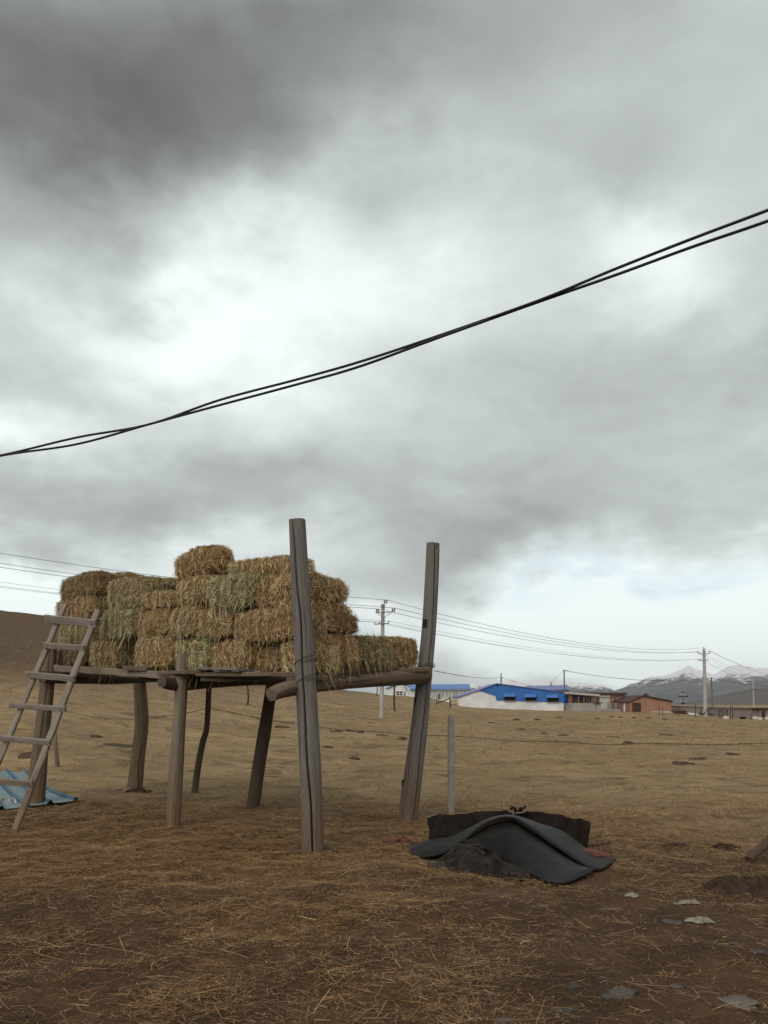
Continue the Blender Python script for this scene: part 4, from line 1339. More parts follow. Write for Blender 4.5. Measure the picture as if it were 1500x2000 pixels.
heap(1462, 1752, 190, 0.12, DIRT, 'dark brown earth heap at the right edge in front of the leaning pole', 3, k=80, clod=0.28)
heap(1425, 1664, 66, 0.07, DIRT, 'dark earth heap with dry stalks, left of the foot of the leaning pole', 4, k=60, clod=0.28)
heap(1325, 1660, 64, 0.05, DIRT, 'low dark earth patch on the grass between the mats and the leaning pole', 5, k=60, clod=0.28)
heap(1005, 1752, 150, 0.045, DIRTB, 'low bare brown mound touching the front of the plastic sheet', 6, k=40, clod=0.3, depth=0.5)
heap(610, 1668, 110, 0.04, DIRTB, 'little earth rise around the foot of the tall cracked post', 7, k=30, depth=0.6)
heap(268, 1548, 66, 0.07, DIRT, 'dark earth collar at the foot of the bent post', 8, k=30, depth=0.5)
MOLES = [(548, 1423, 22), (656, 1430, 18), (683, 1430, 18), (702, 1432, 14), (749, 1437, 20), (786, 1446, 15), (222, 1458, 46), (42, 1483, 44), (180, 1440, 20), (1066, 1434, 14), (1103, 1437, 18),
         (1202, 1441, 22), (1308, 1437, 20), (1214, 1402, 8), (1196, 1401, 8), (1240, 1403, 7), (1375, 1484, 30), (1345, 1494, 30), (1440, 1475, 20), (1094, 1402, 9), (640, 1462, 18), (690, 1484, 18), (1010, 1407, 12), (960, 1412, 10),
         (1168, 1404, 7), (1270, 1404, 8), (1300, 1406, 8), (1020, 1425, 12), (1230, 1453, 18), (1050, 1407, 12)]
for i, (a, b, w) in enumerate(MOLES):
    heap(a, b, w * 1.5, 0.07 if b > 1410 else 0.11, DIRTF, 'small dark burrow mound out on the dry pasture beyond the fence', 30 + i, group='burrow mounds on the pasture', k=16, depth=1.2)


# ------------------------------------------------------------------ fence
def build_fence():
    t = thing('wire_fence', ground_at(882, 1590, 8, 20), 'barbed wire and netting fence running behind the hay rack and the rubber pile', 'fence')
    pts = [(-8.6, 21.0), (P(112, 1512, 18.0)[0], 18.0), (P(409, 1380, 14.6)[0], 14.55), (P(881, 1590, 12.3)[0], 12.3), (4.25, 8.75)]
    gz = [Hs(*p) for p in pts]
    # concrete post
    c = np.array([pts[3][0], pts[3][1], gz[3]])
    mb = MB(); a = np.linspace(0, 1, 12)
    path = np.array([c + np.array([0, 0, -0.2]), c + np.array([0, 0, 0.6]), c + np.array([0.0, 0, 1.42])])
    path = smooth_path(path, 12)
    board_sec = lambda w: np.array([(-w / 2 + .012, .05), (w / 2 - .012, .05), (w / 2, .038), (w / 2, -.05), (-w / 2, -.05), (-w / 2, .038)])
    mb.sweep(path, [board_sec(0.092 if i < 11 else 0.075) for i in range(12)], (0, -1, 0)); mb.build('fence_post', CONC_POST, t)['label'] = 'square grey concrete fence post'
    # wooden stakes
    post('fence_post', pcol([(114, 1514), (110, 1470), (105, 1400)], 18.0), [0.05, 0.05, 0.045, 0.035], WOOD_PALE, t, 51, n=20, seg=20, label='thin pale wooden stake')
    hs = [0.0, 1.28, 1.3, 1.17, 1.16]
    tops = [np.array([pts[i][0], pts[i][1], gz[i] + h]) for i, h in enumerate([1.3, 1.25, EYE + (HZ - 1382) / F * 14.55 - gz[2], 1.12, 1.2])]
    rg = np.random.default_rng(3)
    mb = MB(); barbs = MB()
    allp = []
    for a, b, sag in ((0, 1, .05), (1, 2, .22), (2, 3, .10), (3, 4, .06)):
        n = 60
        s = np.linspace(0, 1, n)
        q = tops[a] * (1 - s)[:, None] + tops[b] * s[:, None]
        q[:, 2] -= sag * 4 * s * (1 - s) + 0.012 * np.sin(s * 21 + a) * np.sin(s * math.pi)
        allp.append(q)
    path = np.vstack(allp)
    mb.tube(path, 0.0045, 5); mb.build('barbed_wire', WIRE, t)
    L = np.concatenate([[0], np.cumsum(np.linalg.norm(np.diff(path, axis=0), axis=1))])
    for s in np.arange(0.05, L[-1], 0.12):
        p = np.array([np.interp(s, L, path[:, k]) for k in range(3)])
        d = rg.normal(0, 1, 3); d /= np.linalg.norm(d)
        for sg in (1, -1):
            barbs.tube([p + sg * d * 0.002, p + sg * d * 0.022 + np.array([0, 0, 0.003 * sg])], 0.0035, 4)
    barbs.build('barb', WIRE, t)
    # netting: line wires and uprights
    mb = MB()
    for hf in (0.86, 0.68, 0.52, 0.36, 0.2, 0.06):
        for a, b in ((0, 1), (1, 2), (2, 3), (3, 4)):
            s = np.linspace(0, 1, 14)
            A = np.array([*pts[a], 0]); B = np.array([*pts[b], 0])
            q = A * (1 - s)[:, None] + B * s[:, None]
            q[:, 2] = H(q[:, 0], q[:, 1]) * 0.3 + 0.7 * (gz[a] * (1 - s) + gz[b] * s) + hf * 1.15 - 0.05 * np.sin(s * math.pi)
            mb.tube(q, 0.0006, 4)
    for a, b in ((0, 1), (1, 2), (2, 3), (3, 4)):
        A = np.array(pts[a]); B = np.array(pts[b]); Ls = np.linalg.norm(B - A)
        for s in np.arange(0.1, Ls, 0.28):
            x, y = A + (B - A) * s / Ls
            z = gz[a] + (gz[b] - gz[a]) * s / Ls
            j = rg.normal(0, 0.03, 2)
            mb.tube([(x, y, z + 0.03), (x + j[0], y + j[1], z + 0.5), (x + j[1], y, z + 0.94 - 0.05 * math.sin(s / Ls * math.pi))], 0.0005, 4)
    mb.build('netting', WIRE, t)
    # leaning brace at the right edge
    g = ground_at(1466, 1682, 6, 14)
    tip = P(1560, 1596, g[1] + 0.25)
    d = g - tip
    up_ = np.array([0, 0, 0.035])
    post('brace', [g + d / np.linalg.norm(d) * 0.02 + up_, g + up_, (g + tip) / 2 + up_, tip + up_], [0.044, 0.046, 0.046, 0.045], WOOD_DARK, t, 77, n=24, seg=40, crack=[(-0.5, -0.5, 0.08, 0.3, 0.1, 1.0)], up=(0, 0, 1),
         label='dark slanting brace pole at the right edge')
    post('fence_post', [np.array([4.30, 8.95, gz[4] - 0.3]), np.array([4.30, 8.95, gz[4] + 0.6]), np.array([4.32, 8.95, gz[4] + 1.35])], [0.06, 0.058, 0.055], WOOD_DARK, t, 78, n=16, seg=24)


build_fence()


# ------------------------------------------------------------------ far buildings
def ribbed(mb, top, bot, Y, step=0.22, amp=0.03):
    """ribbed cladding between two outlines given as (x, z) polylines"""
    top = np.array(top); bot = np.array(bot)
    xs = np.arange(top[0, 0], top[-1, 0], step)
    V, Fc = [], []
    for i, x in enumerate(xs):
        x1 = min(x + step * 0.6, top[-1, 0]); x2 = min(x + step, top[-1, 0])
        for (xa, xb, d) in ((x, x1, 0), (x1, x2, -amp)):
            za, zb = np.interp([xa, xb], top[:, 0], top[:, 1]); ya, yb = np.interp([xa, xb], bot[:, 0], bot[:, 1])
            n = len(V)
            V += [(xa, Y + d, ya), (xb, Y + d, yb), (xb, Y + d, zb), (xa, Y + d, za)]
            V += [(xa, Y + 0.06, ya), (xb, Y + 0.06, yb), (xb, Y + 0.06, zb), (xa, Y + 0.06, za)]
            Fc += [[n, n + 1, n + 2, n + 3], [n + 4, n, n + 3, n + 7], [n + 1, n + 5, n + 6, n + 2], [n + 3, n + 2, n + 6, n + 7], [n, n + 4, n + 5, n + 1]]
    mb.add(np.array(V), Fc)
    return mb


def roof_slab(mb, edge, Y, D, th=0.10, over=0.3):
    """roof following an (x, z) line, running back"""
    e = np.array(edge)
    for i in range(len(e) - 1):
        a, b = e[i], e[i + 1]
        v = []
        for y in (Y - over, Y + D + over):
            for (x, z) in (a, b):
                v += [(x, y, z), (x, y, z + th)]
        mb.add(v, [[0, 2, 3, 1], [4, 5, 7, 6], [0, 1, 5, 4], [2, 6, 7, 3], [1, 3, 7, 5], [0, 4, 6, 2]])
    return mb


def window(parent, px0, py0, px1, py1, Y, frame=FRAMEW, pane=GLASS, nx=2, ny=1, fw=0.09):
    a, b = P(px0, py1, Y), P(px1, py0, Y)
    cx, cz, w, h = (a[0] + b[0]) / 2, (a[2] + b[2]) / 2, b[0] - a[0], b[2] - a[2]
    mb = MB()
    for s in (-1, 1):
        mb.box((cx + s * (w / 2 - fw / 2), Y - 0.02, cz), (fw, 0.10, h))
        mb.box((cx, Y - 0.021, cz + s * (h / 2 - fw / 2)), (w - 2 * fw, 0.10, fw))
    for i in range(1, nx):
        mb.box((cx - w / 2 + w * i / nx, Y - 0.023, cz), (fw * 0.7, 0.09, h - 2 * fw))
    for i in range(1, ny):
        mb.box((cx, Y - 0.026, cz - h / 2 + h * i / ny), (w - 2 * fw, 0.08, fw * 0.7))
    o = mb.build('window', frame, parent)
    mb = MB(); mb.box((cx, Y - 0.005, cz), (w - 1.0 * fw, 0.03, h - 1.0 * fw)); mb.build('pane', pane, o)
    return o


BG = 'buildings across the pasture'


def base_z(px, Y):
    return Hs((px - 750) / F * Y, Y)


def main_shed():
    Y = 104.0
    t = thing('livestock_shed', P(1000, 1388, Y), 'low shed with bright blue ribbed cladding over a white wall and three awninged openings', 'shed', BG)
    wall = px_outline([(897, 1402), (1101, 1402), (1101, 1353.5), (970, 1336.5), (938, 1348), (897, 1361.5)], Y)
    mb = MB(); mb.prism(wall, Y, 9.0); mb.build('wall', WHITEWALL, t)
    top = px_outline([(936.5, 1348.5), (970, 1336.3), (1101, 1353.2)], Y); bot = px_outline([(936.5, 1349.5), (968.7, 1359.8), (968.8, 1368.2), (1101, 1372.4)], Y)
    mb = MB(); ribbed(mb, top, bot, Y - 0.05, 0.26, 0.04); mb.build('cladding', BLUE, t)
    # side cladding of the yard end
    mb = MB(); a = P(1101, 1354, Y); b = P(1101, 1372.4, Y)
    mb.box(((a[0] + 0.05), Y + 4.4, (a[2] + b[2]) / 2), (0.06, 8.8, a[2] - b[2])); mb.build('cladding', BLUE, t)
    mb = MB(); roof_slab(mb, px_outline([(895, 1361.5), (938, 1347.6), (970, 1335.7), (1103, 1352.8)], Y), Y, 9.0, 0.09, 0.25); mb.build('roof', PURPLEROOF, t)
    for x0, x1, y0, y1 in ((985, 1006.5, 1359.5, 1368.3), (1026.5, 1047.5, 1360.5, 1369.3), (1069.5, 1091, 1361.5, 1371.0)):
        w = window(t, x0, y0, x1, y1, Y - 0.12, DARK, DARK, 3, 1, 0.06)
        A, B = P(x0 - 2.2, y0 - 4.6, Y - 0.14), P(x1 - 0.4, y0 - 4.6, Y - 0.14)
        C, D = P(x1 - 0.6, y0 + 1.3, Y - 0.75), P(x0 - 2.6, y0 + 1.3, Y - 0.75)
        mb = MB(); v = [A, B, C, D] + [q + np.array([0, 0, 0.04]) for q in (A, B, C, D)]
        mb.add(v, [[0, 1, 2, 3], [7, 6, 5, 4], [0, 4, 5, 1], [1, 5, 6, 2], [2, 6, 7, 3], [3, 7, 4, 0]]); mb.build('awning', BLUEROOF, w)
        sl = P((x0 + x1) / 2, y1 + 0.7, Y)
        mb = MB(); mb.box((sl[0], Y - 0.14, sl[2]), ((x1 - x0 + 1.5) / F * Y, 0.16, 0.07)); mb.build('sill', RENDERWALL, w)
    mb = MB(); v = P(971.5, 1338.6, Y - 0.14); mb.box(v, (0.18, 0.06, 0.16)); mb.build('vent', DARK, t)
    return t


main_shed()


def yard_end():
    Y = 105.5
    t = thing('lean_to', P(1140, 1389, Y), 'tin roofed lean-to with a low grey wall at the right end of the blue shed', 'lean-to', BG)
    mb = MB(); mb.prism(px_outline([(1102.3, 1404), (1163.5, 1404), (1163.5, 1373.4), (1102.3, 1373.2)], Y), Y, 0.3); mb.build('wall', RENDERWALL, t)
    mb = MB(); mb.prism(px_outline([(1164.5, 1404), (1174, 1404), (1174, 1374.8), (1164.5, 1374.6)], Y), Y + 0.1, 4.0); mb.build('side_wall', RENDERWALL, t)
    # sloping tin roof: sheet tilting toward the camera on posts
    A, B = P(1101, 1352.5, Y + 3.6), P(1171, 1357.5, Y + 3.6)
    C, D = P(1172, 1360.4, Y - 0.3), P(1100.5, 1354.6, Y - 0.3)
    mb = MB(); v = [D, C, B, A] + [q + np.array([0, 0, 0.1]) for q in (D, C, B, A)]
    mb.add(v, [[3, 2, 1, 0], [4, 5, 6, 7], [0, 1, 5, 4], [1, 2, 6, 5], [2, 3, 7, 6], [3, 0, 4, 7]]); mb.build('roof', TIN, t)
    for px, w in ((1156, 0.14), (1170, 0.14), (1130, 0.12), (1140, 0.1)):
        a, b = P(px, 1373.2, Y + 0.15), P(px, 1358.5, Y + 0.15)
        mb = MB(); mb.box((a[0], Y + 0.15, (a[2] + b[2]) / 2), (w, w, b[2] - a[2])); mb.build('post', WOOD_PALE, t)
    mb = MB(); mb.prism(px_outline([(1103, 1380), (1118, 1380), (1118, 1356.5), (1103, 1355)], Y), Y + 2.5, 0.1); mb.build('panel', BLUE, t)
    mb = MB(); mb.prism(px_outline([(1118, 1392), (1171, 1392), (1171, 1359), (1118, 1356.5)], Y + 3.4), Y + 3.4, 0.15); b_ = mb.build('back_wall', BRICK, t)
    for q in ((1120, 1362, 1128, 1373.5), (1141, 1362, 1151, 1373), (1158, 1362, 1164, 1373)):
        window(t, *q, Y + 3.3, FRAMEW, DARK, 2, 2, 0.12)
    mb = MB()
    A, B = P(1122, 1359, Y + 0.9), P(1138, 1362, Y + 0.9); C, D = P(1136, 1364.5, Y + 0.5), P(1121, 1361.5, Y + 0.5)
    v = [D, C, B, A] + [q + np.array([0, 0, 0.05]) for q in (D, C, B, A)]
    mb.add(v, [[3, 2, 1, 0], [4, 5, 6, 7], [0, 1, 5, 4], [1, 2, 6, 5], [2, 3, 7, 6], [3, 0, 4, 7]]); mb.build('awning', BLUE, t)
    mb = MB()
    for px, h in ((1162, 1371), (1168, 1370.5), (1172, 1372)):
        q = P(px, 1373.6, Y - 0.05); mb.box((q[0], Y + .1, q[2] + 0.06), (0.5, 0.5, 0.14), 0.3)
    mb.build('roof_scrap', FRAMED, t)


yard_end()


def white_house():
    Y = 130.0
    t = thing('white_house', P(786, 1362, Y), 'small white gabled house with a blue roof edge on the rise under the rack', 'house', BG)
    mb = MB(); mb.prism(px_outline([(757, 1380), (812, 1380), (812, 1345.5), (783, 1334.5), (757, 1344.5)], Y), Y, 7.0); mb.build('wall', WHITEWALL, t)
    mb = MB(); roof_slab(mb, px_outline([(754, 1345.3), (783, 1334.0), (815, 1346.3)], Y), Y, 7.0, 0.12, 0.3); mb.build('roof', BLUEROOF, t)
    window(t, 772.5, 1349, 787.5, 1359, Y - 0.06, FRAMEW, DARK, 2, 2, 0.12)
    mb = MB(); s = np.linspace(0, 1, 12)
    c = np.array([P(789 + 16 * q, 1338 + 12 * math.sin(q * 2.4) ** 1, Y - 0.3) for q in s]); mb.tube(c, 0.05, 6); mb.build('cable', FRAMED, t)


white_house()


def greenhouse():
    Y = 124.0
    t = thing('glazed_barn', P(880, 1366, Y), 'long building with bright blue roof and pale glazed front left of the blue shed', 'building', BG)
    mb = MB(); mb.prism(px_outline([(800, 1385), (919, 1385), (919, 1347), (800, 1347)], Y), Y, 8.0); mb.build('wall', WHITEWALL, t)
    A, B = P(800, 1347, Y - 0.5), P(919.5, 1346.4, Y - 0.5); C, D = P(916.5, 1337.6, Y + 4), P(800, 1338.6, Y + 4)
    mb = MB(); v = [A, B, C, D] + [q + np.array([0, 0, 0.12]) for q in (A, B, C, D)]
    mb.add(v, [[3, 2, 1, 0], [4, 5, 6, 7], [0, 1, 5, 4], [1, 2, 6, 5], [2, 3, 7, 6], [3, 0, 4, 7]]); mb.build('roof', BLUEROOF, t)
    for x0 in (841, 855, 869, 883, 897):
        window(t, x0, 1349.5, x0 + 13.4, 1362.5, Y - 0.06, FRAMEW, GLASS, 2, 2, 0.07)
    mb = MB(); q = P(905, 1356, Y - 0.3)
    mb.tube([P(857, 1366, Y - .4), P(857, 1355, Y - .4)], 0.12, 6); mb.build('downpipe', FRAMED, t)


greenhouse()


def back_house():
    Y = 121.0
    t = thing('brick_outbuilding', P(1075, 1372, Y), 'brick outbuilding with a faded violet blue roof showing behind the blue shed', 'building', BG)
    mb = MB(); mb.prism(px_outline([(1040, 1385), (1111, 1385), (1111, 1348.2), (1040, 1348.2)], Y), Y, 7.0); mb.build('wall', BRICK, t)
    A, B = P(1020, 1347.8, Y - 0.4), P(1112.5, 1348.4, Y - 0.4); C, D = P(1109.5, 1339.5, Y + 3.5), P(1036, 1341.0, Y + 3.5)
    mb = MB(); v = [A, B, C, D] + [q + np.array([0, 0, 0.12]) for q in (A, B, C, D)]
    mb.add(v, [[3, 2, 1, 0], [4, 5, 6, 7], [0, 1, 5, 4], [1, 2, 6, 5], [2, 3, 7, 6], [3, 0, 4, 7]]); mb.build('roof', PURPLEROOF, t)
    mb = MB(); c = P(1076, 1338, Y + 3); mb.box((c[0], c[1], c[2]), (0.12, 0.12, 0.8)); mb.build('chimney', FRAMED, t)


back_house()


def brick_house():
    Y = 116.0
    t = thing('brick_house', P(1195, 1391, Y), 'flat roofed red brick house with a pale green roller shutter and one dark window', 'house', BG)
    mb = MB(); mb.prism(px_outline([(1125, 1402), (1221.5, 1402), (1221.5, 1356.5), (1125, 1356.5)], Y), Y, 8.0); mb.build('wall', BRICK, t)
    mb = MB(); roof_slab(mb, px_outline([(1122, 1356.6), (1223.5, 1356.6)], Y), Y, 8.0, 0.28, 0.4); mb.build('roof', FRAMED, t)
    mb = MB(); a, b = P(1172, 1386, Y - 0.06), P(1190.5, 1362.5, Y - 0.06)
    mb.box(((a[0] + b[0]) / 2, Y - 0.05, (a[2] + b[2]) / 2), (b[0] - a[0], 0.1, b[2] - a[2])); sh = mb.build('shutter', SHUTTER, t)
    mb = MB(); a, b = P(1171.5, 1362.2, Y - 0.06), P(1191, 1358.3, Y - 0.06)
    mb.box(((a[0] + b[0]) / 2, Y - 0.12, (a[2] + b[2]) / 2), (b[0] - a[0], 0.3, b[2] - a[2])); mb.build('shutter_box', CONC, sh)
    window(t, 1200, 1360.5, 1211, 1371.5, Y - 0.06, FRAMED, GLASS, 2, 2, 0.11)
    # railing in front
    Y2 = 112.0
    r = thing('railing', P(1200, 1391, Y2), 'lilac grey metal railing on a low plinth in front of the brick house', 'railing')
    z0, z1 = P(1200, 1386.2, Y2)[2], P(1200, 1372.5, Y2)[2]
    xa, xb = P(1174, 1380, Y2)[0], P(1224, 1380, Y2)[0]
    mb = MB(); mb.box(((xa + xb) / 2, Y2, z0 - 0.35), (xb - xa, 0.3, 0.8)); mb.build('plinth', RENDERWALL, r)
    mb = MB()
    for z in (z0 + 0.1, z1 - 0.05):
        mb.box(((xa + xb) / 2, Y2, z), (xb - xa, 0.05, 0.06))
    for x in np.arange(P(1192, 1380, Y2)[0], xb, 0.12):
        mb.box((x, Y2 + 0.028, (z0 + z1) / 2), (0.05, 0.02, z1 - z0 - 0.06))
    mb.build('bars', RAIL, r)
    for px in (1187.5, 1197.5, 1207, 1214, 1222):
        mb = MB(); x = P(px, 1380, Y2)[0]; mb.box((x, Y2 - 0.05, (z0 + z1) / 2 + 0.05), (0.09, 0.06, z1 - z0 + 0.15)); mb.build('rail_post', FRAMED, r)
    # white tub beside
    c = P(1223.5, 1391, 110.0); c[2] = Hs(c[0], c[1])
    mb = MB(); mb.tube([c, c + np.array([0, 0, .5]), c + np.array([0, 0, 1.1])], [0.35, 0.38, 0.34], 14); mb.tube([c + np.array([0, 0, 1.1]), c + np.array([0, 0, 1.2])], [0.36, 0.3], 14)
    tag(mb.build('water_tub', WHITEWALL), 'white tub standing at the right end of the lilac railing', 'tub')


brick_house()


def brick_shed():
    Y = 108.0
    t = thing('brick_shed', P(1270, 1392, Y), 'low gabled red brick shed with a dark rust red door', 'shed', BG)
    mb = MB(); mb.prism(px_outline([(1228.5, 1404), (1311.5, 1404), (1311.5, 1370.8), (1256, 1360.5), (1228.5, 1372)], Y), Y, 8.0); mb.build('wall', BRICK, t)
    mb = MB(); roof_slab(mb, px_outline([(1226.5, 1372.4), (1256, 1359.9), (1313, 1370.6)], Y), Y, 8.0, 0.14, 0.25); mb.build('roof', RUSTDOOR, t)
    mb = MB(); a, b = P(1235, 1392.4, Y), P(1251.5, 1372.6, Y)
    mb.box(((a[0] + b[0]) / 2, Y - 0.03, (a[2] + b[2]) / 2), (b[0] - a[0], 0.1, b[2] - a[2])); d = mb.build('door', RUSTDOOR, t)
    mb = MB()
    for s in np.linspace(a[0] + 0.1, b[0] - 0.1, 5): mb.box((s, Y - 0.09, (a[2] + b[2]) / 2), (0.04, 0.03, b[2] - a[2] - 0.1))
    mb.build('door_batten', FRAMED, d)
    mb = MB()
    for px, py, s in ((1259, 1357.5, .22), (1262, 1357, .26), (1265.5, 1358.4, .2)):
        c = P(px, py, Y + 0.8); mb.box(c, (s, s, s * 1.3), 0.4)
    mb.build('chimney', REDBRICK, t)


brick_shed()


def long_wall():
    Y0, Y1 = 112.0, 92.0
    t = thing('yard_wall', P(1400, 1395, 100), 'long low grey block wall stretching to the right of the brick shed', 'wall', None)
    segs = [(1312, 1379.0, 112.0), (1375, 1381.5, 106.0), (1440, 1383.5, 99.0), (1480, 1384.8, 95.0)]
    for (a, ra, Ya), (b, rb, Yb) in zip(segs[:-1], segs[1:]):
        A, B = P(a, ra, Ya), P(b, rb, Yb)
        za, zb = Hs(A[0], A[1]) - 0.3, Hs(B[0], B[1]) - 0.3
        v = []
        for q, zb_ in ((A, za), (B, zb)):
            v += [(q[0], q[1], zb_), (q[0], q[1], q[2]), (q[0] + .05, q[1] + 0.25, zb_), (q[0] + .05, q[1] + 0.25, q[2])]
        mb = MB(); uv = [(p[0] * 1.0, p[2]) for p in v]
        mb.add(v, [[0, 4, 5, 1], [2, 3, 7, 6], [1, 5, 7, 3], [0, 1, 3, 2], [4, 6, 7, 5]], uv); mb.build('wall_section', GREYBRICK, t)
        mb = MB(); c = (A + B) / 2
        n = 24; s = np.linspace(0, 1, n); rg = np.random.default_rng(int(a))
        for i in range(n - 1):
            q = A + (B - A) * (s[i] + .02); mb.box((q[0], q[1] + 0.12, q[2] + 0.03), (0.38, 0.3, 0.08 + 0.05 * rg.random()), math.atan2(B[1] - A[1], B[0] - A[0]))
        mb.build('coping', GREYBRICK, t)
    # wooden gate in the wall
    g = thing('yard_gate', P(1410, 1397, 98), 'broken wooden gate frame standing before the yard wall', 'gate')
    for (a, ya, b, yb) in ((1369.5, 1396, 1369.5, 1383), (1374, 1396, 1384, 1383.5), (1384.5, 1397, 1384.5, 1383), (1404.5, 1399, 1404.5, 1386), (1410.5, 1400, 1410.5, 1386), (1404.5, 1388, 1420, 1386.5), (1411, 1399, 1421, 1387), (1421, 1401, 1421, 1386), (1400, 1404, 1412, 1397)):
        mb = MB(); board(mb, P(a, ya, 97.0), P(b, yb, 97.05), 0.11, 0.11, up=(0.1, -1, 0.1), n=4); mb.build('gate_bar', WOOD_DARK, g)
    # brick hut at the end
    Y = 94.0
    h = thing('gate_hut', P(1488, 1401, Y), 'small dark topped brick gate hut at the right edge', 'hut')
    mb = MB(); mb.prism(px_outline([(1484, 1412), (1500.0, 1412), (1500.0, 1386), (1484, 1386)], Y), Y, 2.0); mb.build('wall', GREYBRICK, h)
    mb = MB(); mb.prism(px_outline([(1487.5, 1404), (1495, 1404), (1495, 1389), (1487.5, 1389)], Y - 0.05), Y - 0.05, 0.1); mb.build('door', RUSTDOOR, h)
    mb = MB(); mb.box((P(1491, 1384.5, Y)[0], Y + 1.0, P(1491, 1384.3, Y)[2]), (1.25, 2.6, 0.18)); mb.build('roof', DIRT, h)
    # planks and tin lying along the wall
    for k, (a, b, py, mt, lb, nm) in enumerate(((1272, 1313, 1391.0, TIN, 'rusty tin sheets lying against the front of the brick shed', 'tin_stack'), (1316, 1342, 1393.2, RUSTDOOR, 'reddish heap of scrap between the brick shed and the yard wall', 'scrap_heap'),
                                              (1343, 1364, 1395.0, FRAMEW, 'white board lying in front of the yard wall', 'board'), (1365, 1397, 1395.6, FRAMED, 'dark trough lying behind the nearer right hand pole', 'trough'))):
        Yk = 100.5
        A, B = P(a, py, Yk), P(b, py + 0.8, Yk)
        A[2] = max(A[2], Hs(A[0], A[1]) + 0.12); B[2] = max(B[2], Hs(B[0], B[1]) + 0.1)
        mb = MB()
        for q in range(3):
            board(mb, A + np.array([0.1 * q, 0.2 * q, 0.07 * q]), B + np.array([-0.15 * q, 0.15 * q, 0.05 * q]), 0.7, 0.08, n=6, rng=np.random.default_rng(k * 5 + q), jag=0.02)
        if nm == 'scrap_heap':
            for q in range(7): mb.box(A + (B - A) * (0.1 + q * 0.12) + np.array([0, 0, 0.2]), (0.4, 0.3, 0.3), q)
        tag(mb.build(nm, mt), lb, nm.replace('_', ' '))


long_wall()


# thin fence pickets far off
def picket(px, pyb, pyt, Y, r, mat, label, lean=0.0, group='fence pickets on the far pasture'):
    a, b = P(px, pyb, Y), P(px + lean, pyt, Y)
    a[2] = min(a[2], Hs(a[0], a[1])) - 0.1
    mb = MB(); rg = np.random.default_rng(int(px))
    pts = smooth_path([a, (a + b) / 2 + np.array([rg.normal(0, r * .5), 0, 0]), b], 8)
    mb.tube(pts, np.linspace(r * 1.1, r * .85, 8), 8)
    tag(mb.build('fence_picket', mat), label, 'picket', group)


for px, pb, pt, Y, r, lb, ln in (
        (483, 1377, 1338, 48, 0.06, 'dark picket hanging in view just under the deck, on the hillside behind', 0),
        (771, 1376, 1336, 62, 0.07, 'thick dark picket in front of the white house', 0),
        (736, 1358, 1342, 100, 0.06, 'thin picket on the skyline left of the white house', 1.5),
        (789.5, 1362, 1350, 110, 0.07, 'slanting picket right of the white house window', 2.0),
        (852, 1375, 1363, 90, 0.05, 'picket at the left end of the slanting rail before the glazed building', 1),
        (879.5, 1379, 1361, 88, 0.08, 'stout picket at the right end of the slanting rail before the glazed building', -0.5),
        (1294, 1398, 1380, 98, 0.04, 'picket standing in front of the brick shed wall', 0), (1288, 1398, 1381, 98, 0.04, 'picket just left of another in front of the brick shed', 0),
        (1325, 1395, 1382, 98, 0.04, 'picket where the grey wall begins', 0),
        (1358.5, 1401, 1376, 92, 0.05, 'tall dark picket in front of the yard wall left of the big pole', 0), (1427, 1403, 1378, 92, 0.05, 'tall picket right of the broken gate', 0), (1431, 1403, 1379, 92, 0.05, 'tall picket just right of another beside the broken gate', 0),
        (1468, 1404, 1384, 90, 0.06, 'pale slanting picket near the gate hut', -1.5)):
    picket(px, pb, pt, Y, r, WOOD_PALE if 'pale' in lb[:5] else WOOD_DARK, lb, ln)
mb = MB(); mb.tube([P(852.5, 1374, 89.5), P(866, 1369, 89), P(879, 1363.5, 88)], 0.06, 6); tag(mb.build('slanting_rail', WOOD_DARK), 'slanting rail between two pickets before the glazed building', 'rail')
# cream trough in front of the glazed building
mb = MB(); c = P(886, 1367, 108); mb.box((c[0], 108, Hs(c[0], 108) + 0.32), (0.75, 0.6, 0.55), 0.1); mb.box((c[0], 108, Hs(c[0], 108) + 0.62), (0.82, 0.66, 0.06), 0.1)
tag(mb.build('cream_crate', plain_mat('cream_paint', (0.36, 0.33, 0.22), (0.42, 0.39, 0.27), 3)), 'cream crate standing in front of the glazed building', 'crate')


# ------------------------------------------------------------------ sheep
def sheep(px, py, Y, mat, label, face=1, L=0.6, seed=1):
    g = ground_at(px, py, 30, 140); Y = g[1]
    me = bpy.data.meshes.new('sheep')
    s = L
    f = face
    vs = [(-.42 * f, 0, .26), (-.15 * f, 0, .30), (.18 * f, 0, .30), (.36 * f, 0, .34), (.50 * f, -.02, .47), (.62 * f, -.03, .44), (.28 * f, -.2, .08), (.50 * f, -.24, .05), (-.30 * f, -.2, .08), (-.10 * f, -.26, .05), (-.50 * f, 0, .24), (.47 * f, -.11, .50), (.47 * f, .08, .50)]
    es = [(0, 1), (1, 2), (2, 3), (3, 4), (4, 5), (2, 6), (6, 7), (0, 8), (8, 9), (0, 10), (4, 11), (4, 12)]
    rs = [.21, .26, .25, .18, .10, .06, .07, .04, .08, .04, .05, .03, .03]
    me.from_pydata([tuple(np.array(v) * s) for v in vs], [], []) if False else me.from_pydata([tuple(np.array(v) * s) for v in vs], es, [])
    o = bpy.data.objects.new('sheep', me); COL.objects.link(o)
    md = o.modifiers.new('skin', 'SKIN')
    for i, r in enumerate(rs):
        me.skin_vertices[0].data[i].radius = (r * s, r * s)
    me.skin_vertices[0].data[1].use_root = True
    o.modifiers.new('sub', 'SUBSURF').levels = 1
    o.modifiers['sub'].render_levels = 1
    me.materials.append(mat)
    o.location = (g[0], g[1], g[2] - 0.02)
    tag(o, label, 'sheep', 'sheep resting on the far pasture')


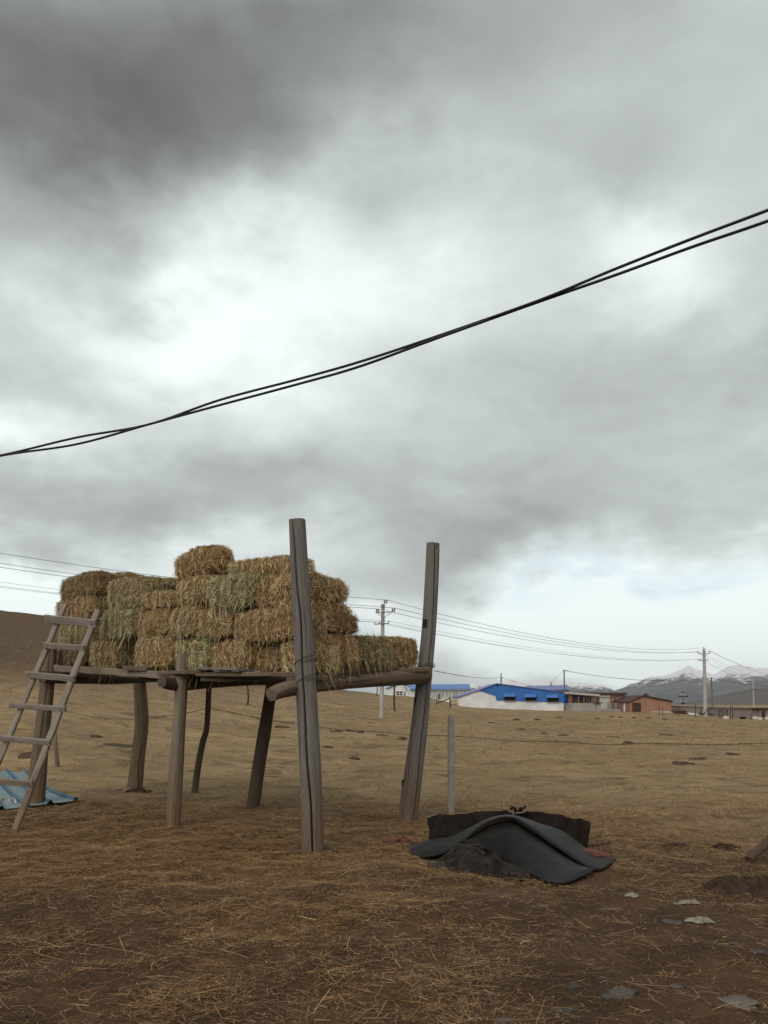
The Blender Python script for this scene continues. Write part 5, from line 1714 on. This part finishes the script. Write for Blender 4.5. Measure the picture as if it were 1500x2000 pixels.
sheep(1418, 1404.5, 88, WOOLW, 'white sheep lying in front of the broken gate', -1)
sheep(1451, 1405, 86, WOOLB, 'black sheep lying on the pasture', 1)
sheep(1475, 1405, 86, WOOLW, 'white sheep lying right of the black sheep', -1)
sheep(1484, 1406, 86, WOOLW, 'white sheep huddled against another near the right edge', 1, 0.55)
sheep(1499, 1406, 86, WOOLW, 'white sheep cut by the right edge of the picture', -1)


# ------------------------------------------------------------------ utility poles and lines
def utility_pole(px, pyb, pyt, label, lean=0.0, big=True):
    g = ground_at(px, pyb, 30, 140); Y = g[1]
    k = Y / F
    t = thing('utility_pole', g, label, 'utility pole', 'concrete power poles')
    top = P(px + lean, pyt, Y)
    mb = MB(); mb.tube(smooth_path([g - np.array([0, 0, .3]), (g + top) / 2, top], 10), np.linspace(4.6 * k, 3.4 * k, 10) if big else np.linspace(4.1 * k, 2.6 * k, 10), 14)
    mb.build('shaft', CONC, t, True)
    return t, Y, k


def insulator(c, k, parent, big=True):
    mb = MB()
    for dxk, m in ((0, 0), (5.0, 0)):
        q = c + np.array([dxk * k, 0, 0])
        mb.tube([q - np.array([0, 0, 3.6 * k]), q + np.array([0, 0, 3.6 * k])], 0.95 * k, 8)
    o = mb.build('insulator', PORCELAIN, parent)
    mb = MB(); q = c + np.array([2.5 * k, 0.02, 0]); mb.tube([q - np.array([0, 0, 3.4 * k]), q + np.array([0, 0, 3.4 * k])], 1.3 * k, 8); mb.build('insulator_core', PORCELAINW, o)


# nearer pole behind the bales
t1, Y1, k1 = utility_pole(745, 1402, 1180, 'grey concrete power pole rising behind the hay, with red brown insulators', 3.0)
MET = plain_mat('galvanised_steel', (0.13, 0.15, 0.16), (0.19, 0.21, 0.22), 3, 0.5, 0)
for (xa, ya, xb, yb, r) in ((734, 1197, 768, 1195, 0.9), (731.5, 1219.5, 760, 1217, 1.0)):
    mb = MB(); mb.tube([P(xa, ya, Y1 - .16), P(xb, yb, Y1 - .16)], r * k1, 6); mb.build('crossarm', MET, t1)
for (xa, ya, xb, yb) in ((737, 1198, 747, 1205), (765, 1196, 749, 1206.5)):
    mb = MB(); mb.tube([P(xa, ya, Y1 - .17), P(xb, yb, Y1 - .17)], 0.55 * k1, 6); mb.build('strut', MET, t1)
for (xa, ya) in ((735, 1193), (766, 1191.5), (750.5, 1175.5)):
    insulator(P(xa, ya, Y1 - .16), k1, t1)
for (xa, ya) in ((732, 1216.5), (741, 1215.8), (759, 1213.8)):
    c = P(xa, ya, Y1 - .16); mb = MB(); mb.tube([c - np.array([0, 0, 2.0 * k1]), c, c + np.array([0, 0, 1.4 * k1])], [0.5 * k1, 1.1 * k1, 0.9 * k1], 8); mb.build('pin_insulator', FRAMED, t1)
for ry in (1182.5, 1187, 1206.5, 1213):
    mb = MB(); c = P(748, ry, Y1); mb.tube([c - np.array([0, 0, .5 * k1]), c + np.array([0, 0, .5 * k1])], 4.6 * k1, 12); mb.build('band', MET, t1)
# right pole
t2, Y2, k2 = utility_pole(1378, 1399, 1268, 'slender grey concrete power pole standing on the pasture at the right', -3.0, False)
for (xa, ya, xb, yb, r) in ((1362.5, 1277, 1386.5, 1276, 0.55), (1364, 1290, 1383.5, 1289.5, 0.6)):
    mb = MB(); mb.tube([P(xa, ya, Y2 - .16), P(xb, yb, Y2 - .16)], r * k2, 6); mb.build('crossarm', MET, t2)
for (xa, ya, xb, yb) in ((1366, 1277, 1373.5, 1282), (1383.5, 1276.5, 1376, 1282.5)):
    mb = MB(); mb.tube([P(xa, ya, Y2 - .17), P(xb, yb, Y2 - .17)], 0.35 * k2, 6); mb.build('strut', MET, t2)
for (xa, ya) in ((1362.8, 1273.5), (1386.2, 1273), (1374.6, 1266)):
    c = P(xa, ya, Y2 - .16); mb = MB(); mb.tube([c - np.array([0, 0, 2.4 * k2]), c, c + np.array([0, 0, 2.0 * k2])], [0.6 * k2, 0.9 * k2, 0.8 * k2], 8); mb.build('insulator', FRAMED, t2)
for (xa, ya) in ((1365, 1287.5), (1369, 1287.5), (1382.5, 1287.2)):
    c = P(xa, ya, Y2 - .16); mb = MB(); mb.tube([c - np.array([0, 0, 1.2 * k2]), c + np.array([0, 0, .9 * k2])], 0.6 * k2, 8); mb.build('pin_insulator', FRAMED, t2)


def span(mb, a, b, sag, r, n=40):
    s = np.linspace(0, 1, n)
    a, b = np.asarray(a), np.asarray(b)
    q = a * (1 - s)[:, None] + b * s[:, None]
    q[:, 2] -= sag * 4 * s * (1 - s)
    mb.tube(q, r, 5)


WIRES = [  # left end (px,py,Y), at near pole, at right pole, right end, label, radius
    ((-260, 1036, 42), (756, 1172, Y1 - .16), (1374.6, 1265, Y2 - .16), (1560, 1332, 190), 'uppermost power line from the left sky over both pole tops', 0.013, 0.35, 1.15),
    ((-260, 1058, 42), (771, 1187.5, Y1 - .16), (1386.2, 1272, Y2 - .16), (1560, 1330, 190), 'power line on the right hand insulators of the upper crossarms', 0.013, 0.35, 1.0),
    ((-260, 1066, 42), (740, 1189.5, Y1 - .16), (1362.8, 1272.5, Y2 - .16), (1540, 1336, 190), 'power line on the left hand insulators of the upper crossarms', 0.013, 0.35, 1.0),
    ((-260, 1108, 42), (732, 1215.5, Y1 - .16), (1365, 1287, Y2 - .16), (1530, 1345, 190), 'thin line on the left end of the lower crossarms', 0.008, 0.3, 0.9),
    ((-260, 1112, 42), (741, 1215, Y1 - .16), (1369, 1287, Y2 - .16), (1530, 1347, 190), 'thin line on the middle pin of the lower crossarms', 0.008, 0.3, 0.95),
    ((-260, 1100, 42), (759, 1213, Y1 - .16), (1382.5, 1286.5, Y2 - .16), (1530, 1343, 190), 'thin line on the right end of the lower crossarms', 0.008, 0.3, 0.9),
]
for a, b, c, d, lb, r, s1, s2 in WIRES:
    mb = MB()
    span(mb, P(*a), P(*b), s1, r); span(mb, P(*b), P(*c), s2, r); span(mb, P(*c), P(*d), 0.8, r)
    tag(mb.build('power_line', LINE), lb, 'power line', 'power lines strung between the poles')
mb = MB(); span(mb, P(-200, 1162, 60), P(330, 1232, 70), 0.2, 0.016); tag(mb.build('power_line', LINE), 'lone thin line just above the left hillside', 'power line', 'power lines strung between the poles')


def small_pole(px, pyb, pyt, Y, r, label, lean=0.0, arm=None, mat=WOOD_GREY):
    t = thing('service_pole', P(px, pyb, Y), label, 'pole', 'thin service poles behind the buildings')
    a, b = P(px, pyb, Y), P(px + lean, pyt, Y)
    mb = MB(); mb.tube(smooth_path([a, (a + b) / 2, b], 8), np.linspace(r * 1.15, r * .85, 8), 10); mb.build('shaft', mat, t, True)
    for (x0, y0, x1, y1) in arm or []:
        mb = MB(); mb.tube([P(x0, y0, Y - r * 1.1), P(x1, y1, Y - r * 1.1)], r * 0.4, 6); mb.build('crossarm', FRAMED, t)
    return t


small_pole(978.5, 1360, 1314.5, 116.5, 0.085, 'short pole sticking up behind the peak of the blue shed', 0.3, [(977, 1331, 981.5, 1323)])
small_pole(1103, 1375, 1308.5, 119.0, 0.10, 'grey pole behind the faded violet blue roof', -1.4, [(1099.5, 1309.5, 1108, 1309.8)])
small_pole(1391.5, 1384, 1323.5, 150.0, 0.13, 'thin pole against the mountain just right of the slender concrete pole', -2.2, [(1388, 1325, 1392, 1325)])
small_pole(1472.5, 1388, 1330, 150.0, 0.14, 'pale thin pole with one crossarm against the foothill at the right', -2.0, [(1465.5, 1346.5, 1477, 1346.5)], CONC)
small_pole(1244.5, 1372, 1352, 170, 0.08, 'stub of a pole behind the brick shed roof', 0, None)
# double pole with platform (transformer stand)
tt = thing('transformer_stand', P(1334, 1380, 150), 'distant double pole transformer stand against the mountain', 'transformer stand')
for x in (1330.5, 1337.0):
    mb = MB(); mb.tube([P(x, 1384, 150), P(x, 1349, 150)], 0.12, 8); mb.build('leg', CONC, tt)
for (x0, y0, x1, y1, r) in ((1325.5, 1360.2, 1343.5, 1360.2, .13), (1329, 1352, 1339, 1352, .07), (1329, 1374, 1339, 1374, .09), (1330.5, 1366, 1337, 1366, .06)):
    mb = MB(); mb.tube([P(x0, y0, 149.8), P(x1, y1, 149.8)], r, 6); mb.build('crossarm', FRAMED, tt)
mb = MB(); mb.box(P(1333.5, 1372, 149.8), (0.38, 0.35, 0.3)); mb.build('transformer', FRAMED, tt)
mb = MB(); span(mb, P(848, 1310, 40), P(978.5, 1322.5, 116.4), 0.25, 0.02); span(mb, P(978.5, 1322.5, 116.4), P(1040, 1340, 125), .1, .015)
tag(mb.build('service_wire', LINE), 'thin wire from the right tall rack post to the short pole on the blue shed', 'wire')
mb = MB(); span(mb, P(1068, 1335, 121), P(1102, 1309.5, 119), 0.15, 0.015); span(mb, P(1102, 1309.5, 119), P(1389.5, 1324.5, 150), 0.9, 0.035); span(mb, P(1389.5, 1324.5, 150), P(1560, 1342, 120), 0.4, 0.035)
tag(mb.build('service_wire', LINE), 'wire sagging from the grey pole across the front of the mountains to the right edge', 'wire')
mb = MB(); span(mb, P(1343, 1360, 150), P(1475, 1347, 150), 0.5, 0.02)
tag(mb.build('service_wire', LINE), 'faint wire between the transformer stand and the pale pole', 'wire')


# ------------------------------------------------------------------ pair of cables overhead
def overhead_cables():
    key = [(-160, 921), (0, 890), (150, 861), (290, 829), (430, 786), (580, 746), (700, 712), (850, 660), (1050, 589), (1200, 532), (1350, 475), (1500, 421), (1700, 345)]
    sepd = [5, 0.5, 6.5, 0.0, 5.0, 4.8, 4.6, 2.0, 1.3, 6.0, 8.0, 10.5, 11]
    def Yof(px): return 6.4 - 2.6 * (px + 160) / 1860
    for q, lb in ((1, 'black overhead cable, the upper strand of the twisted pair at the right edge'), (-1, 'black overhead cable, the lower strand of the twisted pair at the right edge')):
        pts = []
        for i, ((px, py), s) in enumerate(zip(key, sepd)):
            sg = q if px > 290 else (q if px < 290 else q)
            pts.append(P(px, py - sg * s, Yof(px) + (0.012 * q * (1 if i % 2 else -1))))
        path = smooth_path(pts, 140)
        ext = np.linspace(0, 1, 12)[1:, None]
        path = np.vstack([(path[0] + (path[0] - path[12]) * 9 * ext)[::-1], path, path[-1] + (path[-1] - path[-12]) * 9 * ext])
        mb = MB(); mb.tube(path, 0.0078, 10); o = mb.build('overhead_cable', CABLE, None, True)
        tag(o, lb, 'cable', 'pair of overhead cables')


overhead_cables()


# ------------------------------------------------------------------ straw litter and grass (beyond counting)
def litter():
    rng = np.random.default_rng(77)
    n = 860000
    Y = 3.3 + (14.8 - 3.3) * rng.random(n) ** 0.75
    X = (rng.uniform(-200, 1720, n) - 750) / F * Y
    ex, ey = (X + 1.6) / 4.2, (Y - 10.6) / 3.4
    rr = ex ** 2 + ey ** 2 + 0.75 * fbm(X * 0.9, Y * 0.9, seed=91, octv=3)
    dens = 1 - sstep(rr, 0.35, 1.9)
    clump = sstep(fbm(X * 1.7, Y * 1.7, seed=92, octv=4), -0.15, 0.75)
    right = sstep(X + 0.10 * (Y - 7), -0.2, 0.9) * (1 - sstep(Y, 6.9, 8.0))
    p = np.clip(0.22 + 0.75 * dens + 0.5 * clump, 0, 1) * (1 - 0.72 * right)
    p *= 1 - 0.55 * sstep(-(X + 0.25 * Y), -0.4, 0.8) * (1 - sstep(Y, 6.5, 8.6))
    p *= 1 - sstep(Y - X * 0.0, 12.6, 14.8) * 0.9
    PX = 750 + F * X / Y
    onmat = (PX > 800) & (PX < 1195) & (Y > 7.55) & (Y < 9.7) & (Y > 8.9 - (PX - 800) * 0.0045)
    p = np.where(onmat, 0.02, p)
    k = rng.random(n) < p
    X, Y = X[k], Y[k]; n = len(X)
    Z = H(X, Y) + rng.uniform(0.003, 0.03, n)
    a = rng.uniform(0, 2 * math.pi, n) + 0.8 * fbm(X, Y, seed=95, octv=2)
    D = np.column_stack([np.cos(a), np.sin(a), rng.normal(0.02, 0.13, n)])
    ln = np.where(rng.random(n) < 0.45, rng.lognormal(math.log(0.020), 0.4, n), rng.lognormal(math.log(0.07), 0.65, n)).clip(0.010, 0.36)
    wd = rng.uniform(0.0010, 0.0026, n) * np.maximum(1, Y / 8.5) * np.where(rng.random(n) < 0.10, 1.6, 1.0)
    P0 = np.column_stack([X, Y, Z]) - D * (ln * 0.5)[:, None]
    Nn = np.column_stack([rng.normal(0, .35, n), rng.normal(0, .35, n), np.ones(n)])
    bend = np.column_stack([rng.normal(0, .7, (n, 2)), rng.normal(-0.12, .12, n)])
    pal = np.array([(0.34, 0.200, 0.082), (0.45, 0.295, 0.135), (0.17, 0.092, 0.040), (0.54, 0.41, 0.22), (0.075, 0.045, 0.024), (0.25, 0.13, 0.052)])
    w = np.array([.26, .15, .23, .05, .15, .16])
    col = pal[rng.choice(len(pal), n, p=w)] * rng.uniform(0.7, 1.15, (n, 1))
    V, Fc, C = ribbons(P0, D, ln, wd, Nn, bend, col, taper=0.7)
    V[:, 2] = np.maximum(V[:, 2], H(V[:, 0], V[:, 1]) + 0.002)
    o = mesh_obj('straw_litter', V, Fc, STRAW, col=C, origin=np.zeros(3))
    tag(o, 'loose straw scattered over the trampled earth of the yard', None, None, 'stuff')


def grass():
    rng = np.random.default_rng(78)
    n = 172000
    Y = 8.5 * (75 / 8.5) ** (rng.random(n) ** 0.9)
    X = (rng.uniform(-200, 1720, n) - 750) / F * Y
    edge = Y + 0.42 * X + 2.2 * fbm(X * 0.7, Y * 0.7, seed=101, octv=3)
    p = sstep(edge, 9.8, 12.6)
    cl = fbm(X * 1.1, Y * 1.1, seed=103, octv=4)
    p = p * (0.28 + 0.72 * sstep(cl, -0.45, 0.55)) * np.where(Y > 30, 0.75, 1)
    k = rng.random(n) < p
    X, Y, cl = X[k], Y[k], cl[k]; n = len(X)
    Z = H(X, Y) - 0.006
    lod = np.maximum(1, Y / 14)
    ln = rng.uniform(0.022, 0.065, n) * (1 + 0.5 * sstep(cl, 0.2, 0.9)) * np.where(rng.random(n) < 0.05, 3.0, 1) * np.sqrt(lod)
    a = rng.uniform(0, 2 * math.pi, n)
    lean = rng.uniform(0.25, 1.3, n)
    D = np.column_stack([np.cos(a) * lean, np.sin(a) * lean, np.ones(n)])
    Nn = np.column_stack([rng.normal(0, .6, n), -np.ones(n), rng.normal(0, .4, n)])
    bend = np.column_stack([np.cos(a) * 1.0, np.sin(a) * 1.0, -np.ones(n) * 0.4])
    wd = rng.uniform(0.0018, 0.0038, n) * lod
    pal = np.array([(0.265, 0.193, 0.102), (0.36, 0.268, 0.142), (0.20, 0.147, 0.078), (0.165, 0.138, 0.074), (0.12, 0.086, 0.047)])
    patch = 0.99 + 0.42 * fbm(X * 0.35, Y * 0.7, seed=107, octv=4)
    col = pal[rng.choice(len(pal), n, p=[.3, .22, .22, .14, .12])] * rng.uniform(0.75, 1.15, (n, 1)) * np.clip(patch, 0.5, 1.6)[:, None]
    V, Fc, C = ribbons(np.column_stack([X, Y, Z]), D, ln, wd, Nn, bend, col, taper=0.25)
    o = mesh_obj('dry_grass', V, Fc, GRASS, col=C, origin=np.zeros(3))
    tag(o, 'short dry grass covering the pasture', None, None, 'stuff')


litter()
grass()

# ------------------------------------------------------------------ air between here and the mountains
HAZE_DENSITY = 0.000058
if HAZE_DENSITY > 0:
    hm = bpy.data.materials.new('haze_air'); hm.use_nodes = True
    N = NT(hm.node_tree)
    vol = N.n('ShaderNodeVolumePrincipled')
    vol.inputs['Color'].default_value = (0.86, 0.90, 0.96, 1)
    vol.inputs['Density'].default_value = HAZE_DENSITY
    vol.inputs['Anisotropy'].default_value = 0.2
    om = N.n('ShaderNodeOutputMaterial'); N.t.links.new(vol.outputs[0], om.inputs['Volume'])
    mb = MB(); mb.box((0, 3000, 180), (14000, 10400, 380))
    hz = mb.build('haze', hm)
    tag(hz, 'thin pale air softening the mountains', None, None, 'stuff')

for o in list(bpy.data.objects):
    if '_o' in o: del o['_o']
